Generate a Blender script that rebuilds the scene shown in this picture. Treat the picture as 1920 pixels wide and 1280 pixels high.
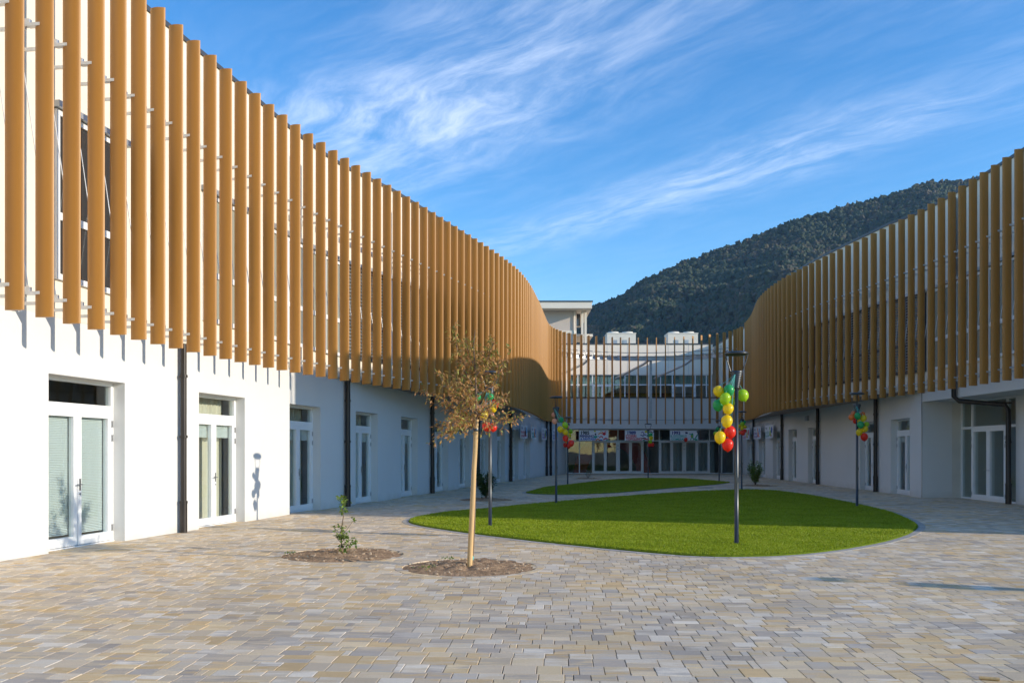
import bpy, math, random
import numpy as np
from mathutils import Vector, Matrix, noise as mnoise
random.seed(7); rng = np.random.default_rng(7)
for o in list(bpy.data.objects): bpy.data.objects.remove(o)
sc = bpy.context.scene
C = sc.collection
# ------------------------------------------------------------------ camera, sky, sun, exposure
F, YH, XC, CAMZ = 1600.0, 847.0, 960.0, 1.6          # focal length and horizon in photo pixels, eye height
cam_d = bpy.data.cameras.new('camera'); cam = bpy.data.objects.new('camera', cam_d); C.objects.link(cam)
cam.location = (0, 0, CAMZ); cam.rotation_euler = (math.radians(90), 0, 0)
cam_d.sensor_width = 36; cam_d.lens = F/1920*36; cam_d.shift_y = (YH-640)/1920; cam_d.clip_end = 6000; cam_d.clip_start = .1
sc.camera = cam
SUN_EL, SUN_AZ = math.radians(16.8), math.radians(109.8)     # azimuth clockwise from +Y
SD = Vector((math.sin(SUN_AZ)*math.cos(SUN_EL), math.cos(SUN_AZ)*math.cos(SUN_EL), math.sin(SUN_EL)))
sun_d = bpy.data.lights.new('sun', 'SUN'); sun = bpy.data.objects.new('sun', sun_d); C.objects.link(sun)
sun_d.energy = 2.6; sun_d.angle = math.radians(.53); sun_d.color = (1, .89, .72)
sun.rotation_euler = SD.to_track_quat('Z', 'Y').to_euler(); sun.location = (30, -12, 30)
world = bpy.data.worlds.new('World'); sc.world = world; world.use_nodes = True
sc.view_settings.view_transform = 'Standard'; sc.view_settings.look = 'None'
sc.view_settings.exposure = 1.03; sc.view_settings.gamma = 1
def build_world():
    nt = world.node_tree; N = nt.nodes; L = nt.links; N.clear()
    out = N.new('ShaderNodeOutputWorld'); bg = N.new('ShaderNodeBackground'); bg.inputs[1].default_value = .15
    sky = N.new('ShaderNodeTexSky'); sky.sky_type = 'NISHITA'; sky.sun_disc = False
    sky.sun_elevation = SUN_EL; sky.sun_rotation = SUN_AZ
    sky.air_density = 1.0; sky.dust_density = .05; sky.ozone_density = 2.5; sky.altitude = 300
    hsv = N.new('ShaderNodeHueSaturation'); hsv.inputs['Saturation'].default_value = 1.31; hsv.inputs['Hue'].default_value = .504; hsv.inputs['Value'].default_value = .87
    L.new(sky.outputs[0], hsv.inputs['Color'])
    tc = N.new('ShaderNodeTexCoord'); sep = N.new('ShaderNodeSeparateXYZ'); L.new(tc.outputs['Generated'], sep.inputs[0])
    def M(op, a, b=None, c=None):
        m = N.new('ShaderNodeMath'); m.operation = op
        for i, v in enumerate((a, b, c)):
            if v is None: continue
            if isinstance(v, (int, float)): m.inputs[i].default_value = v
            else: L.new(v, m.inputs[i])
        return m.outputs[0]
    z = M('MAXIMUM', sep.outputs[2], .02)
    px = M('DIVIDE', sep.outputs[0], z); py = M('DIVIDE', sep.outputs[1], z)     # where the ray meets the cirrus layer
    a = math.atan2(-1.63, 1.28)
    ca, sa = math.cos(a), math.sin(a)
    u = M('ADD', M('MULTIPLY', px, ca), M('MULTIPLY', py, sa)); v = M('SUBTRACT', M('MULTIPLY', py, ca), M('MULTIPLY', px, sa))
    cmb = N.new('ShaderNodeCombineXYZ'); L.new(px, cmb.inputs[0]); L.new(py, cmb.inputs[1])
    def noise(vec, scale, detail, rough=.55, dist=0.):
        n = N.new('ShaderNodeTexNoise'); n.inputs['Scale'].default_value = scale; n.inputs['Detail'].default_value = detail
        n.inputs['Roughness'].default_value = rough; n.inputs['Distortion'].default_value = dist
        L.new(vec, n.inputs['Vector']); return n
    w = noise(cmb.outputs[0], 1.3, 3)                      # slow warp bends the streaks
    ws = N.new('ShaderNodeSeparateXYZ'); L.new(w.outputs['Color'], ws.inputs[0])
    u2 = M('ADD', u, M('MULTIPLY', M('SUBTRACT', ws.outputs[0], .5), .55)); v2 = M('ADD', v, M('MULTIPLY', M('SUBTRACT', ws.outputs[1], .5), .38))
    st = N.new('ShaderNodeCombineXYZ'); L.new(M('MULTIPLY', u2, 1.0), st.inputs[0]); L.new(M('MULTIPLY', v2, 3.3), st.inputs[1])
    streak = noise(st.outputs[0], 2.6, 12, .66, .12).outputs['Fac']
    big = noise(cmb.outputs[0], 1.7, 3).outputs['Fac']
    def band(p0, p1, wd, amp):                             # a long bank of cirrus between two points of the layer
        dx, dy = p1[0]-p0[0], p1[1]-p0[1]; ln = math.hypot(dx, dy); dx /= ln; dy /= ln
        mx, my = (p0[0]+p1[0])/2, (p0[1]+p1[1])/2
        t = M('ADD', M('MULTIPLY', M('SUBTRACT', px, mx), dx), M('MULTIPLY', M('SUBTRACT', py, my), dy))
        s = M('ADD', M('MULTIPLY', M('SUBTRACT', px, mx), -dy), M('MULTIPLY', M('SUBTRACT', py, my), dx))
        e = M('ADD', M('POWER', M('ABSOLUTE', M('DIVIDE', t, ln*.62)), 2.0), M('POWER', M('ABSOLUTE', M('DIVIDE', s, wd)), 2.0))
        return M('MULTIPLY', M('EXPONENT', M('MULTIPLY', e, -1.0)), amp)
    m = band((-.62, 3.2), (.30, 1.75), .33, .72)
    for b in (((.02, 4.1), (1.35, 2.3), .22, .62), ((-.9, 2.6), (-.2, 2.5), .22, .5), ((.55, 1.6), (1.3, 1.75), .2, .25), ((-3, 1), (-1, .4), .5, .7), ((2, 1), (3, -1), .6, .7), ((-1, -2), (1.5, -2.6), .6, .8)):
        m = M('ADD', m, band(*b))
    mr = N.new('ShaderNodeMapRange'); L.new(streak, mr.inputs[0]); mr.inputs[1].default_value = .30; mr.inputs[2].default_value = .92
    mr.interpolation_type = 'SMOOTHSTEP'
    soft = N.new('ShaderNodeMapRange'); L.new(big, soft.inputs[0]); soft.inputs[1].default_value = .3; soft.inputs[2].default_value = .7
    dens = M('MULTIPLY', m, M('ADD', M('MULTIPLY', mr.outputs[0], .72), M('MULTIPLY', soft.outputs[0], .16)))
    dens = M('MINIMUM', M('ADD', dens, M('MULTIPLY', mr.outputs[0], .05)), .85)
    fade = N.new('ShaderNodeMapRange'); L.new(sep.outputs[2], fade.inputs[0]); fade.inputs[1].default_value = .02; fade.inputs[2].default_value = .14
    dens = M('MULTIPLY', dens, fade.outputs[0])
    mix = N.new('ShaderNodeMix'); mix.data_type = 'RGBA'; L.new(dens, mix.inputs[0]); L.new(hsv.outputs[0], mix.inputs[6])
    mix.inputs[7].default_value = (4.3, 4.6, 5.2, 1)
    L.new(mix.outputs[2], bg.inputs[0]); L.new(bg.outputs[0], out.inputs[0])
build_world()

# ------------------------------------------------------------------ helpers
def gp(x, y, z=0.0):
    """photo pixel of a point known to be at height z -> world point"""
    D = (CAMZ-z)*F/(y-YH); return Vector(((x-XC)*D/F, D, z))
def at(x, y, D): return Vector(((x-XC)*D/F, D, CAMZ+(YH-y)*D/F))
def tag(o, label=None, cat=None, group=None, kind=None):
    if label: o['label'] = label
    if cat: o['category'] = cat
    if group: o['group'] = group
    if kind: o['kind'] = kind
    return o
def empty(name, loc, label=None, cat=None, group=None):
    o = bpy.data.objects.new(name, None); C.objects.link(o); o.location = loc; o.empty_display_size = .2
    return tag(o, label, cat, group)
def origin_of(o):
    v = Vector((0, 0, 0))
    while o: v += o.location; o = o.parent
    return v
class MB:
    def __init__(s): s.v = []; s.f = []; s.sm = []
    def add(s, vs, fs, smooth=False):
        b = len(s.v); s.v += [tuple(p) for p in vs]; s.f += [tuple(i+b for i in f) for f in fs]; s.sm += [smooth]*len(fs)
    def quad(s, a, b, c, d): s.add((a, b, c, d), ((0, 1, 2, 3),))
    def box(s, c, sz, ax=None):
        c = Vector(c); X, Y, Z = ax if ax else (Vector((1, 0, 0)), Vector((0, 1, 0)), Vector((0, 0, 1)))
        h = [q/2 for q in sz]; vs = [c+X*(h[0]*i)+Y*(h[1]*j)+Z*(h[2]*k) for k in (-1, 1) for j in (-1, 1) for i in (-1, 1)]
        s.add(vs, ((0, 2, 3, 1), (4, 5, 7, 6), (0, 1, 5, 4), (2, 6, 7, 3), (0, 4, 6, 2), (1, 3, 7, 5)))
    def tube(s, pts, r, n=8, cap=True):
        pts = [Vector(p) for p in pts]; rs = r if isinstance(r, (list, tuple)) else [r]*len(pts)
        vs = []; up = None
        for i, p in enumerate(pts):
            t = (pts[min(i+1, len(pts)-1)]-pts[max(i-1, 0)]).normalized()
            if up is None: up = Vector((1, 0, 0)) if abs(t.x) < .8 else Vector((0, 1, 0))
            x = up-t*up.dot(t)
            if x.length < 1e-4: x = t.orthogonal()
            x.normalize(); y = t.cross(x); up = x
            vs += [p+(x*math.cos(2*math.pi*k/n)+y*math.sin(2*math.pi*k/n))*rs[i] for k in range(n)]
        fs = [(i*n+k, i*n+(k+1) % n, (i+1)*n+(k+1) % n, (i+1)*n+k) for i in range(len(pts)-1) for k in range(n)]
        s.add(vs, fs, True)
        if cap:
            s.add(vs[:n], (tuple(range(n))[::-1],)); s.add(vs[-n:], (tuple(range(n)),))
    def lathe(s, prof, o=(0, 0, 0), n=16, smooth=True):
        o = Vector(o); vs = [o+Vector((r*math.cos(2*math.pi*k/n), r*math.sin(2*math.pi*k/n), z)) for r, z in prof for k in range(n)]
        s.add(vs, [(i*n+k, i*n+(k+1) % n, (i+1)*n+(k+1) % n, (i+1)*n+k) for i in range(len(prof)-1) for k in range(n)], smooth)
    def mesh(s, name, off=Vector((0, 0, 0))):
        me = bpy.data.meshes.new(name); me.from_pydata([tuple(Vector(p)-off) for p in s.v], [], s.f)
        me.polygons.foreach_set('use_smooth', s.sm); me.update(); return me
    def build(s, name, m, parent=None, loc=None):
        off = origin_of(parent) if parent else Vector((0, 0, 0))
        if loc is not None: off = Vector(loc)
        o = bpy.data.objects.new(name, s.mesh(name, off)); C.objects.link(o)
        if m: o.data.materials.append(m)
        if parent: o.parent = parent
        elif loc is not None: o.location = loc
        return o
def inst(name, me, parent, loc, rz=0, sc_=None):
    o = bpy.data.objects.new(name, me); C.objects.link(o); o.parent = parent; o.location = loc; o.rotation_euler = (0, 0, rz)
    if sc_: o.scale = sc_
    return o

# ------------------------------------------------------------------ materials
def mat(name, col, rough=.6, metal=0., noise=None, bump=None, spec=.5, coat=0., sss=0., trans=0.):
    m = bpy.data.materials.new(name); m.use_nodes = True; nt = m.node_tree; N = nt.nodes; L = nt.links
    b = N['Principled BSDF']; b.inputs['Base Color'].default_value = (*col, 1); b.inputs['Roughness'].default_value = rough
    b.inputs['Metallic'].default_value = metal; b.inputs['Specular IOR Level'].default_value = spec; b.inputs['Coat Weight'].default_value = coat
    if trans: b.inputs['Transmission Weight'].default_value = trans
    if noise or bump: tc = N.new('ShaderNodeTexCoord')
    if noise:                       # (scale, amount, stretch) soft change of tone
        sc_, amt, stv = noise
        mp = N.new('ShaderNodeMapping'); mp.inputs['Scale'].default_value = stv; L.new(tc.outputs['Object'], mp.inputs[0])
        t = N.new('ShaderNodeTexNoise'); t.inputs['Scale'].default_value = sc_; t.inputs['Detail'].default_value = 6; L.new(mp.outputs[0], t.inputs[0])
        r = N.new('ShaderNodeMapRange'); L.new(t.outputs[0], r.inputs[0]); r.inputs[1].default_value = .25; r.inputs[2].default_value = .75
        r.inputs[3].default_value = 1-amt; r.inputs[4].default_value = 1+amt
        v = N.new('ShaderNodeHueSaturation'); v.inputs['Color'].default_value = (*col, 1); L.new(r.outputs[0], v.inputs['Value']); L.new(v.outputs[0], b.inputs['Base Color'])
    if bump:
        t2 = N.new('ShaderNodeTexNoise'); t2.inputs['Scale'].default_value = bump[0]; t2.inputs['Detail'].default_value = 5; L.new(tc.outputs['Object'], t2.inputs[0])
        bp = N.new('ShaderNodeBump'); bp.inputs['Strength'].default_value = bump[1]; bp.inputs['Distance'].default_value = bump[2]
        L.new(t2.outputs[0], bp.inputs['Height']); L.new(bp.outputs[0], b.inputs['Normal'])
    return m
def vary(m, amt):
    nt = m.node_tree; N = nt.nodes; b = N['Principled BSDF']; src = b.inputs['Base Color'].links[0].from_socket; oi = N.new('ShaderNodeObjectInfo'); r = N.new('ShaderNodeMapRange'); nt.links.new(oi.outputs['Random'], r.inputs[0]); r.inputs[3].default_value = 1-amt; r.inputs[4].default_value = 1+amt
    h = N.new('ShaderNodeHueSaturation'); nt.links.new(src, h.inputs['Color']); nt.links.new(r.outputs[0], h.inputs['Value']); nt.links.new(h.outputs[0], b.inputs['Base Color'])
def plaster_mat(name, col):
    """render coat: faint cloudiness, trowel grain, dirt splashed up from the paving with its own ragged outline"""
    m = mat(name, col, .92, noise=(.5, .035, (1, 1, 1)), bump=(55, .35, .004), spec=.2)
    nt = m.node_tree; N = nt.nodes; L = nt.links; b = N['Principled BSDF']
    src = b.inputs['Base Color'].links[0].from_socket
    g = N.new('ShaderNodeNewGeometry'); sp = N.new('ShaderNodeSeparateXYZ'); L.new(g.outputs['Position'], sp.inputs[0])
    n = N.new('ShaderNodeTexNoise'); n.inputs['Scale'].default_value = 3.; n.inputs['Detail'].default_value = 7; L.new(g.outputs['Position'], n.inputs[0])
    a = N.new('ShaderNodeMath'); a.operation = 'MULTIPLY_ADD'; L.new(n.outputs[0], a.inputs[0]); a.inputs[1].default_value = .5; L.new(sp.outputs[2], a.inputs[2])
    r = N.new('ShaderNodeMapRange'); L.new(a.outputs[0], r.inputs[0]); r.inputs[1].default_value = .22; r.inputs[2].default_value = .5; r.inputs[3].default_value = .45; r.inputs[4].default_value = 0
    mx = N.new('ShaderNodeMix'); mx.data_type = 'RGBA'; L.new(r.outputs[0], mx.inputs[0]); L.new(src, mx.inputs[6]); mx.inputs[7].default_value = (.50, .47, .42, 1)
    L.new(mx.outputs[2], b.inputs['Base Color']); return m
def glass_mat(name, tint, refl=1.0):
    m = bpy.data.materials.new(name); m.use_nodes = True; nt = m.node_tree; N = nt.nodes; L = nt.links; N.clear()
    o = N.new('ShaderNodeOutputMaterial'); mx = N.new('ShaderNodeMixShader'); t = N.new('ShaderNodeBsdfTransparent'); g = N.new('ShaderNodeBsdfGlossy')
    t.inputs[0].default_value = (*tint, 1); g.inputs['Roughness'].default_value = .015; g.inputs[0].default_value = (.95, .97, 1, 1)
    lw = N.new('ShaderNodeLayerWeight'); lw.inputs[0].default_value = .5; f = N.new('ShaderNodeMath'); f.operation = 'POWER'; L.new(lw.outputs['Facing'], f.inputs[0]); f.inputs[1].default_value = 5
    tc = N.new('ShaderNodeTexCoord'); nz = N.new('ShaderNodeTexNoise'); nz.inputs['Scale'].default_value = 1.2; L.new(tc.outputs['Object'], nz.inputs[0])
    bp = N.new('ShaderNodeBump'); bp.inputs['Strength'].default_value = .05; bp.inputs['Distance'].default_value = .03; L.new(nz.outputs[0], bp.inputs['Height']); L.new(bp.outputs[0], g.inputs['Normal'])
    k = N.new('ShaderNodeMath'); k.operation = 'MULTIPLY_ADD'; L.new(f.outputs[0], k.inputs[0]); k.inputs[1].default_value = .9; k.inputs[2].default_value = .045*refl; k.use_clamp = True
    L.new(k.outputs[0], mx.inputs[0]); L.new(t.outputs[0], mx.inputs[1]); L.new(g.outputs[0], mx.inputs[2]); L.new(mx.outputs[0], o.inputs[0]); return m
M_white = plaster_mat('white_plaster', (.67, .665, .645))
M_cream = mat('cream_plaster', (.73, .67, .57), .9, noise=(.6, .03, (1, 1, 1)), bump=(60, .3, .004), spec=.2)
M_fin = mat('ochre_fin', (.40, .182, .034), .42, noise=(1.1, .05, (6, 6, .35)), spec=.4)
vary(M_fin, .06)
M_alu = mat('galvanised', (.60, .61, .62), .35, .5, noise=(9, .15, (1, 1, 1)))
M_steel = mat('grey_steel', (.42, .44, .46), .45, .6, noise=(5, .1, (1, 1, 1)))
M_dark = mat('dark_capping', (.07, .075, .085), .5, .3)
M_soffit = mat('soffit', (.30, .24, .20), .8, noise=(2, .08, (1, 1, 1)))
M_pipe = mat('downpipe_brown', (.034, .028, .025), .38, .35, noise=(4, .25, (1, 1, .3)))
M_frame = mat('white_frame', (.78, .79, .79), .32, noise=(3, .02, (1, 1, 1)))
M_glass = glass_mat('door_glass', (.93, .96, .95))
M_glass_d = glass_mat('shop_glass', (.84, .88, .87), 1.3)
M_blind = mat('blind_slat', (.74, .80, .82), .5)
M_curtain = mat('curtain', (.60, .56, .46), .9, noise=(3, .18, (8, 8, .15)))
M_room = mat('room_wall', (.6, .57, .5), .9, noise=(1, .1, (1, 1, 1)))
M_handle = mat('handle_metal', (.45, .45, .46), .3, .9)
M_roof = mat('roof_membrane', (.22, .22, .23), .85, noise=(.8, .1, (1, 1, 1)))
M_lamp = mat('lamp_metal', (.075, .08, .085), .36, .7, noise=(6, .2, (1, 1, .2)))
M_soil = mat('soil', (.38, .25, .15), 1, noise=(14, .45, (1, 1, 1)), bump=(45, 1, .03), spec=.1)
M_bed = mat('joint_sand', (.30, .245, .17), 1, noise=(20, .3, (1, 1, 1)), spec=.1)
M_edge = mat('edging_concrete', (.40, .37, .33), .9, noise=(4, .25, (1, 1, 1)), bump=(80, .4, .004), spec=.2)
M_bark = mat('bark', (.16, .11, .075), .9, noise=(25, .3, (1, 1, .3)), bump=(40, .6, .004))
M_stake = mat('stake_wood', (.56, .36, .16), .65, noise=(9, .22, (4, 4, .3)), bump=(30, .4, .003))
def paver_mat(name, single):
    m = mat(name, (.4, .36, .3), .88, bump=(130, .45, .003), spec=.25); nt = m.node_tree; N = nt.nodes; L = nt.links; b = N['Principled BSDF']
    g = N.new('ShaderNodeNewGeometry'); mp = N.new('ShaderNodeMapping'); mp.inputs['Rotation'].default_value = (0, 0, math.radians(3)); mp.inputs['Scale'].default_value = (3, 13, 1); L.new(g.outputs['Position'], mp.inputs[0])
    if single:
        oi = N.new('ShaderNodeObjectInfo'); A = oi.outputs['Color']; rnd = oi.outputs['Random']
        rp = N.new('ShaderNodeValToRGB'); e = rp.color_ramp; e.interpolation = 'CONSTANT'
        for i, c in enumerate(PAL):
            el = e.elements[i] if i < 2 else e.elements.new(i/len(PAL)); el.position = i/len(PAL); el.color = (*c, 1)
        L.new(rnd, rp.inputs[0]); B = rp.outputs[0]; rn = rnd
    else:
        a1 = N.new('ShaderNodeAttribute'); a1.attribute_name = 'ca'; a2 = N.new('ShaderNodeAttribute'); a2.attribute_name = 'cb'; A = a1.outputs[0]; B = a2.outputs[0]; rn = a2.outputs['Fac']
    mul = N.new('ShaderNodeMath'); mul.operation = 'MULTIPLY'; L.new(rn, mul.inputs[0]); mul.inputs[1].default_value = 47.
    n = N.new('ShaderNodeTexNoise'); n.noise_dimensions = '4D'; n.inputs['Scale'].default_value = 1.; n.inputs['Detail'].default_value = 5; n.inputs['Roughness'].default_value = .6; L.new(mp.outputs[0], n.inputs['Vector']); L.new(mul.outputs[0], n.inputs['W'])
    r = N.new('ShaderNodeMapRange'); L.new(n.outputs[0], r.inputs[0]); r.inputs[1].default_value = .44; r.inputs[2].default_value = .6; r.inputs[4].default_value = .9
    mx = N.new('ShaderNodeMix'); mx.data_type = 'RGBA'; L.new(r.outputs[0], mx.inputs[0]); L.new(A, mx.inputs[6]); L.new(B, mx.inputs[7])
    gr = N.new('ShaderNodeTexNoise'); gr.inputs['Scale'].default_value = 160; gr.inputs['Detail'].default_value = 3; L.new(g.outputs['Position'], gr.inputs[0])
    dirt = N.new('ShaderNodeTexNoise'); dirt.inputs['Scale'].default_value = .55; dirt.inputs['Detail'].default_value = 6; L.new(g.outputs['Position'], dirt.inputs[0])
    s1 = N.new('ShaderNodeMapRange'); L.new(gr.outputs[0], s1.inputs[0]); s1.inputs[1].default_value = .3; s1.inputs[2].default_value = .7; s1.inputs[3].default_value = .78; s1.inputs[4].default_value = 1.2
    s2 = N.new('ShaderNodeMapRange'); L.new(dirt.outputs[0], s2.inputs[0]); s2.inputs[1].default_value = .3; s2.inputs[2].default_value = .7; s2.inputs[3].default_value = .86; s2.inputs[4].default_value = 1.1
    mm = N.new('ShaderNodeMath'); mm.operation = 'MULTIPLY'; L.new(s1.outputs[0], mm.inputs[0]); L.new(s2.outputs[0], mm.inputs[1])
    h = N.new('ShaderNodeHueSaturation'); L.new(mx.outputs[2], h.inputs['Color']); L.new(mm.outputs[0], h.inputs['Value']); L.new(h.outputs[0], b.inputs['Base Color']); return m
PAL = [(.58, .42, .23), (.61, .51, .39), (.66, .61, .55), (.38, .34, .315), (.53, .45, .36), (.63, .51, .34), (.46, .43, .41)]
_pm = (.53, .465, .385); PAL = [tuple((a+(b-a)*.12)*k for a, b, k in zip(c, _pm, (1.10, 1.035, .92))) for c in PAL]
PALW = np.array([.15, .24, .16, .10, .18, .12, .05])
M_pav, M_pav1 = paver_mat('paver', False), paver_mat('paver_single', True)
def leaf_mat(name, ramp, rough=.5, tr=.25):
    m = mat(name, ramp[0], rough, spec=.35); nt = m.node_tree; N = nt.nodes; L = nt.links; b = N['Principled BSDF']
    a = N.new('ShaderNodeAttribute'); a.attribute_name = 'rnd'; rp = N.new('ShaderNodeValToRGB'); e = rp.color_ramp
    for i, c in enumerate(ramp):
        p = i/(len(ramp)-1); el = e.elements[0] if i == 0 else (e.elements[1] if i == 1 else e.elements.new(p)); el.position = p; el.color = (*c, 1)
    e.elements[-1].position = 1.
    L.new(a.outputs['Fac'], rp.inputs[0]); L.new(rp.outputs[0], b.inputs['Base Color'])
    t = N.new('ShaderNodeBsdfTranslucent'); L.new(rp.outputs[0], t.inputs[0]); ms = N.new('ShaderNodeMixShader'); ms.inputs[0].default_value = tr
    L.new(b.outputs[0], ms.inputs[1]); L.new(t.outputs[0], ms.inputs[2]); L.new(ms.outputs[0], N['Material Output'].inputs[0]); return m
M_leaf_tree = leaf_mat('bronze_leaves', [(.15, .21, .045), (.30, .26, .06), (.48, .24, .07), (.60, .32, .15), (.42, .42, .10)], .5, .38)
M_leaf_green = leaf_mat('green_leaves', [(.06, .12, .02), (.13, .22, .03), (.22, .30, .05), (.09, .15, .03)], .4, .35)
M_leaf_dark = leaf_mat('dark_leaves', [(.02, .05, .015), (.04, .08, .02), (.06, .11, .025)], .35)
M_grass = leaf_mat('turf_blades', [(.15, .21, .005), (.25, .33, .008), (.35, .44, .015), (.42, .44, .05)], .5, .35)
M_lawn = mat('turf_base', (.16, .22, .008), .9, noise=(30, .35, (1, 1, 1)), bump=(160, 1, .02), spec=.15)
M_forest = leaf_mat('forest_leaves', [(.022, .038, .024), (.038, .058, .032), (.055, .070, .036), (.085, .072, .048), (.050, .078, .038)], .9, .0)
M_hill = mat('hill_floor', (.035, .042, .022), 1, noise=(.03, .3, (1, 1, 1)), spec=.05)
def point_attr(me, name, arr):
    at_ = me.attributes.new(name, 'FLOAT', 'POINT'); at_.data.foreach_set('value', np.asarray(arr, np.float32))

# ------------------------------------------------------------------ plan curves (world metres, from what touches the ground / fin tops)
ZB, ZT, ZS = 3.5, 9.42, 3.75                # fin foot, fin head, soffit
def tip(x, y): D = (ZT-CAMZ)*F/(YH-y); return ((x-XC)*D/F, D)
def tipb(x, y): D = (ZB-CAMZ)*F/(YH-y); return ((x-XC)*D/F, D)
tips = [(-7.05, 7.2), (-6.82, 9.2)] + [tipb(*p) for p in ((56, 583), (159, 608), (245, 629))] + [tip(*p) for p in (
 (321, 27.5), (388, 88.5), (449, 141.5), (521, 203), (596, 257.5), (652.5, 294.8), (717, 336.5), (775, 372), (825.5, 403), (868.8, 430.9), (907.6, 454.4), (939.5, 476.4),
 (963.5, 495), (981.2, 512.3), (996, 533.2), (1012.6, 566.5), (1018.7, 582.8), (1028.9, 607), (1040, 615.3), (1063.2, 623.1), (1090, 627.6), (1123.5, 630), (1158, 632),
 (1190, 632.9), (1223.3, 632.6), (1257, 632.0), (1293.3, 630.3), (1328.4, 627), (1357.2, 622.8), (1377, 618.4), (1389, 612), (1401, 599), (1407.5, 590.8), (1413.8, 576), (1420, 560),
 (1428.3, 549.4), (1438.3, 540.5), (1450.6, 531), (1465.6, 520.6), (1484, 509.8), (1506.3, 498.6), (1557.2, 473.3), (1616, 445.6), (1683.8, 412.4), (1758, 372.5), (1835.8, 324.7), (1918.7, 269))] + [(12.75, 18.5), (12.35, 15.25)]
def resample(P, step=None, n=None):
    P = np.array(P, float); d = np.r_[0, np.cumsum(np.hypot(*np.diff(P, axis=0).T))]
    q = np.arange(0, d[-1]+1e-6, step) if step else np.linspace(0, d[-1], n)
    return np.c_[np.interp(q, d, P[:, 0]), np.interp(q, d, P[:, 1])]
def smooth(P, it, step=.3):
    P = resample(P, step)
    for _ in range(it):
        Q = P.copy(); Q[1:-1] = .25*P[:-2]+.5*P[1:-1]+.25*P[2:]; P = Q
    return P
TC = smooth(tips, 14)
def normals(P, ref=None):
    t = np.gradient(P, axis=0); t /= np.hypot(*t.T)[:, None]; return np.c_[t[:, 1], -t[:, 0]]      # to the courtyard (right of travel left->back->right)
TN = normals(TC)
GL = [(-8.6, 4.5)] + [tuple(gp(*p)[:2]) for p in ((0, 1051), (91, 1038), (234, 1013.4), (327, 999), (459, 978), (530, 966), (600.4, 955.2), (645.6, 949.0), (708, 939.7), (782.7, 927.8), (839.8, 919.2), (880.8, 913.1), (946.4, 903.3), (972.2, 899.7), (993.3, 896.0), (1020.6, 891.8))] + [(3.98, 62.45)]
GL = smooth(GL, 40, .15)
GR = smooth([(16.25, 62.45), (15.97, 55.6), (15.47, 48.2), (15.18, 41.8), (14.68, 33.9), (14.3, 29.75)], 40, .15)      # far -> near
GF = smooth([(14.3, 29.75), (14.17, 25.5), (13.95, 21), (13.62, 17.5), (13.35, 15.25)], 10, .25)            # lintel face over the recessed entrance
def at_px(P, x):
    """plan point of curve P on the vertical plane through photo column x"""
    q = XC+F*P[:, 0]/P[:, 1]; i = np.where((q[:-1]-x)*(q[1:]-x) <= 0)[0][0]; f = (x-q[i])/(q[i+1]-q[i]+1e-9)
    p = P[i]+(P[i+1]-P[i])*f; d = np.hypot(*(P[i+1]-P[i]))
    return i+f, p

# ------------------------------------------------------------------ setting: ground, hill
g = MB(); g.quad((-1900, -1500, -.12), (2300, -1500, -.12), (2300, 2300, -.12), (-1900, 2300, -.12))
tag(g.build('ground', mat('ground_earth', (.16, .15, .12), 1, noise=(.2, .2, (1, 1, 1)))), kind='structure')
ridge_px = [(300, 800), (700, 700), (1000, 625), (1060, 603), (1110, 578), (1159, 558), (1211, 525), (1277, 495), (1360, 464), (1425, 441), (1500, 410), (1539, 401), (1596, 386), (1670, 366), (1719, 349), (1754, 341), (1802, 340), (1900, 322), (2100, 300), (2400, 330), (2900, 480), (3600, 700)]
RD = 1000.
rx = np.array([(p[0]-XC)*RD/F for p in ridge_px]); rz = np.array([CAMZ+(YH-p[1])*RD/F for p in ridge_px])
def hill_z(x, d):
    t = np.clip((d-260)/(RD-260), 0, None)
    s = np.where(t < 1, t**1.15, 1-.55*(t-1))
    h = np.interp(x*RD/np.maximum(d, 300), rx, rz)*s*np.minimum(1, .55+.45*t)
    fold = 14*np.sin(x*.017+d*.006)+9*np.sin(x*.041-d*.013+1.3)+5*np.sin(x*.09+d*.05)
    return h+fold*np.sin(np.clip(t, 0, 1)*math.pi)-3
hx = np.linspace(-420, 1500, 150); hd = np.linspace(250, 1500, 110)
HX, HD = np.meshgrid(hx, hd); HZ = hill_z(HX, HD)
hm = bpy.data.meshes.new('hill'); nx, nd = len(hx), len(hd)
hm.from_pydata(np.c_[HX.ravel(), HD.ravel(), HZ.ravel()].tolist(), [], [(j*nx+i, j*nx+i+1, (j+1)*nx+i+1, (j+1)*nx+i) for j in range(nd-1) for i in range(nx-1)])
ho = bpy.data.objects.new('hill', hm); C.objects.link(ho); hm.materials.append(M_hill); tag(ho, kind='structure')
def ico(sub):
    import bmesh
    bm = bmesh.new(); bmesh.ops.create_icosphere(bm, subdivisions=sub, radius=1); v = np.array([p.co[:] for p in bm.verts]); f = np.array([[q.index for q in p.verts] for p in bm.faces]); bm.free(); return v, f
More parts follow.
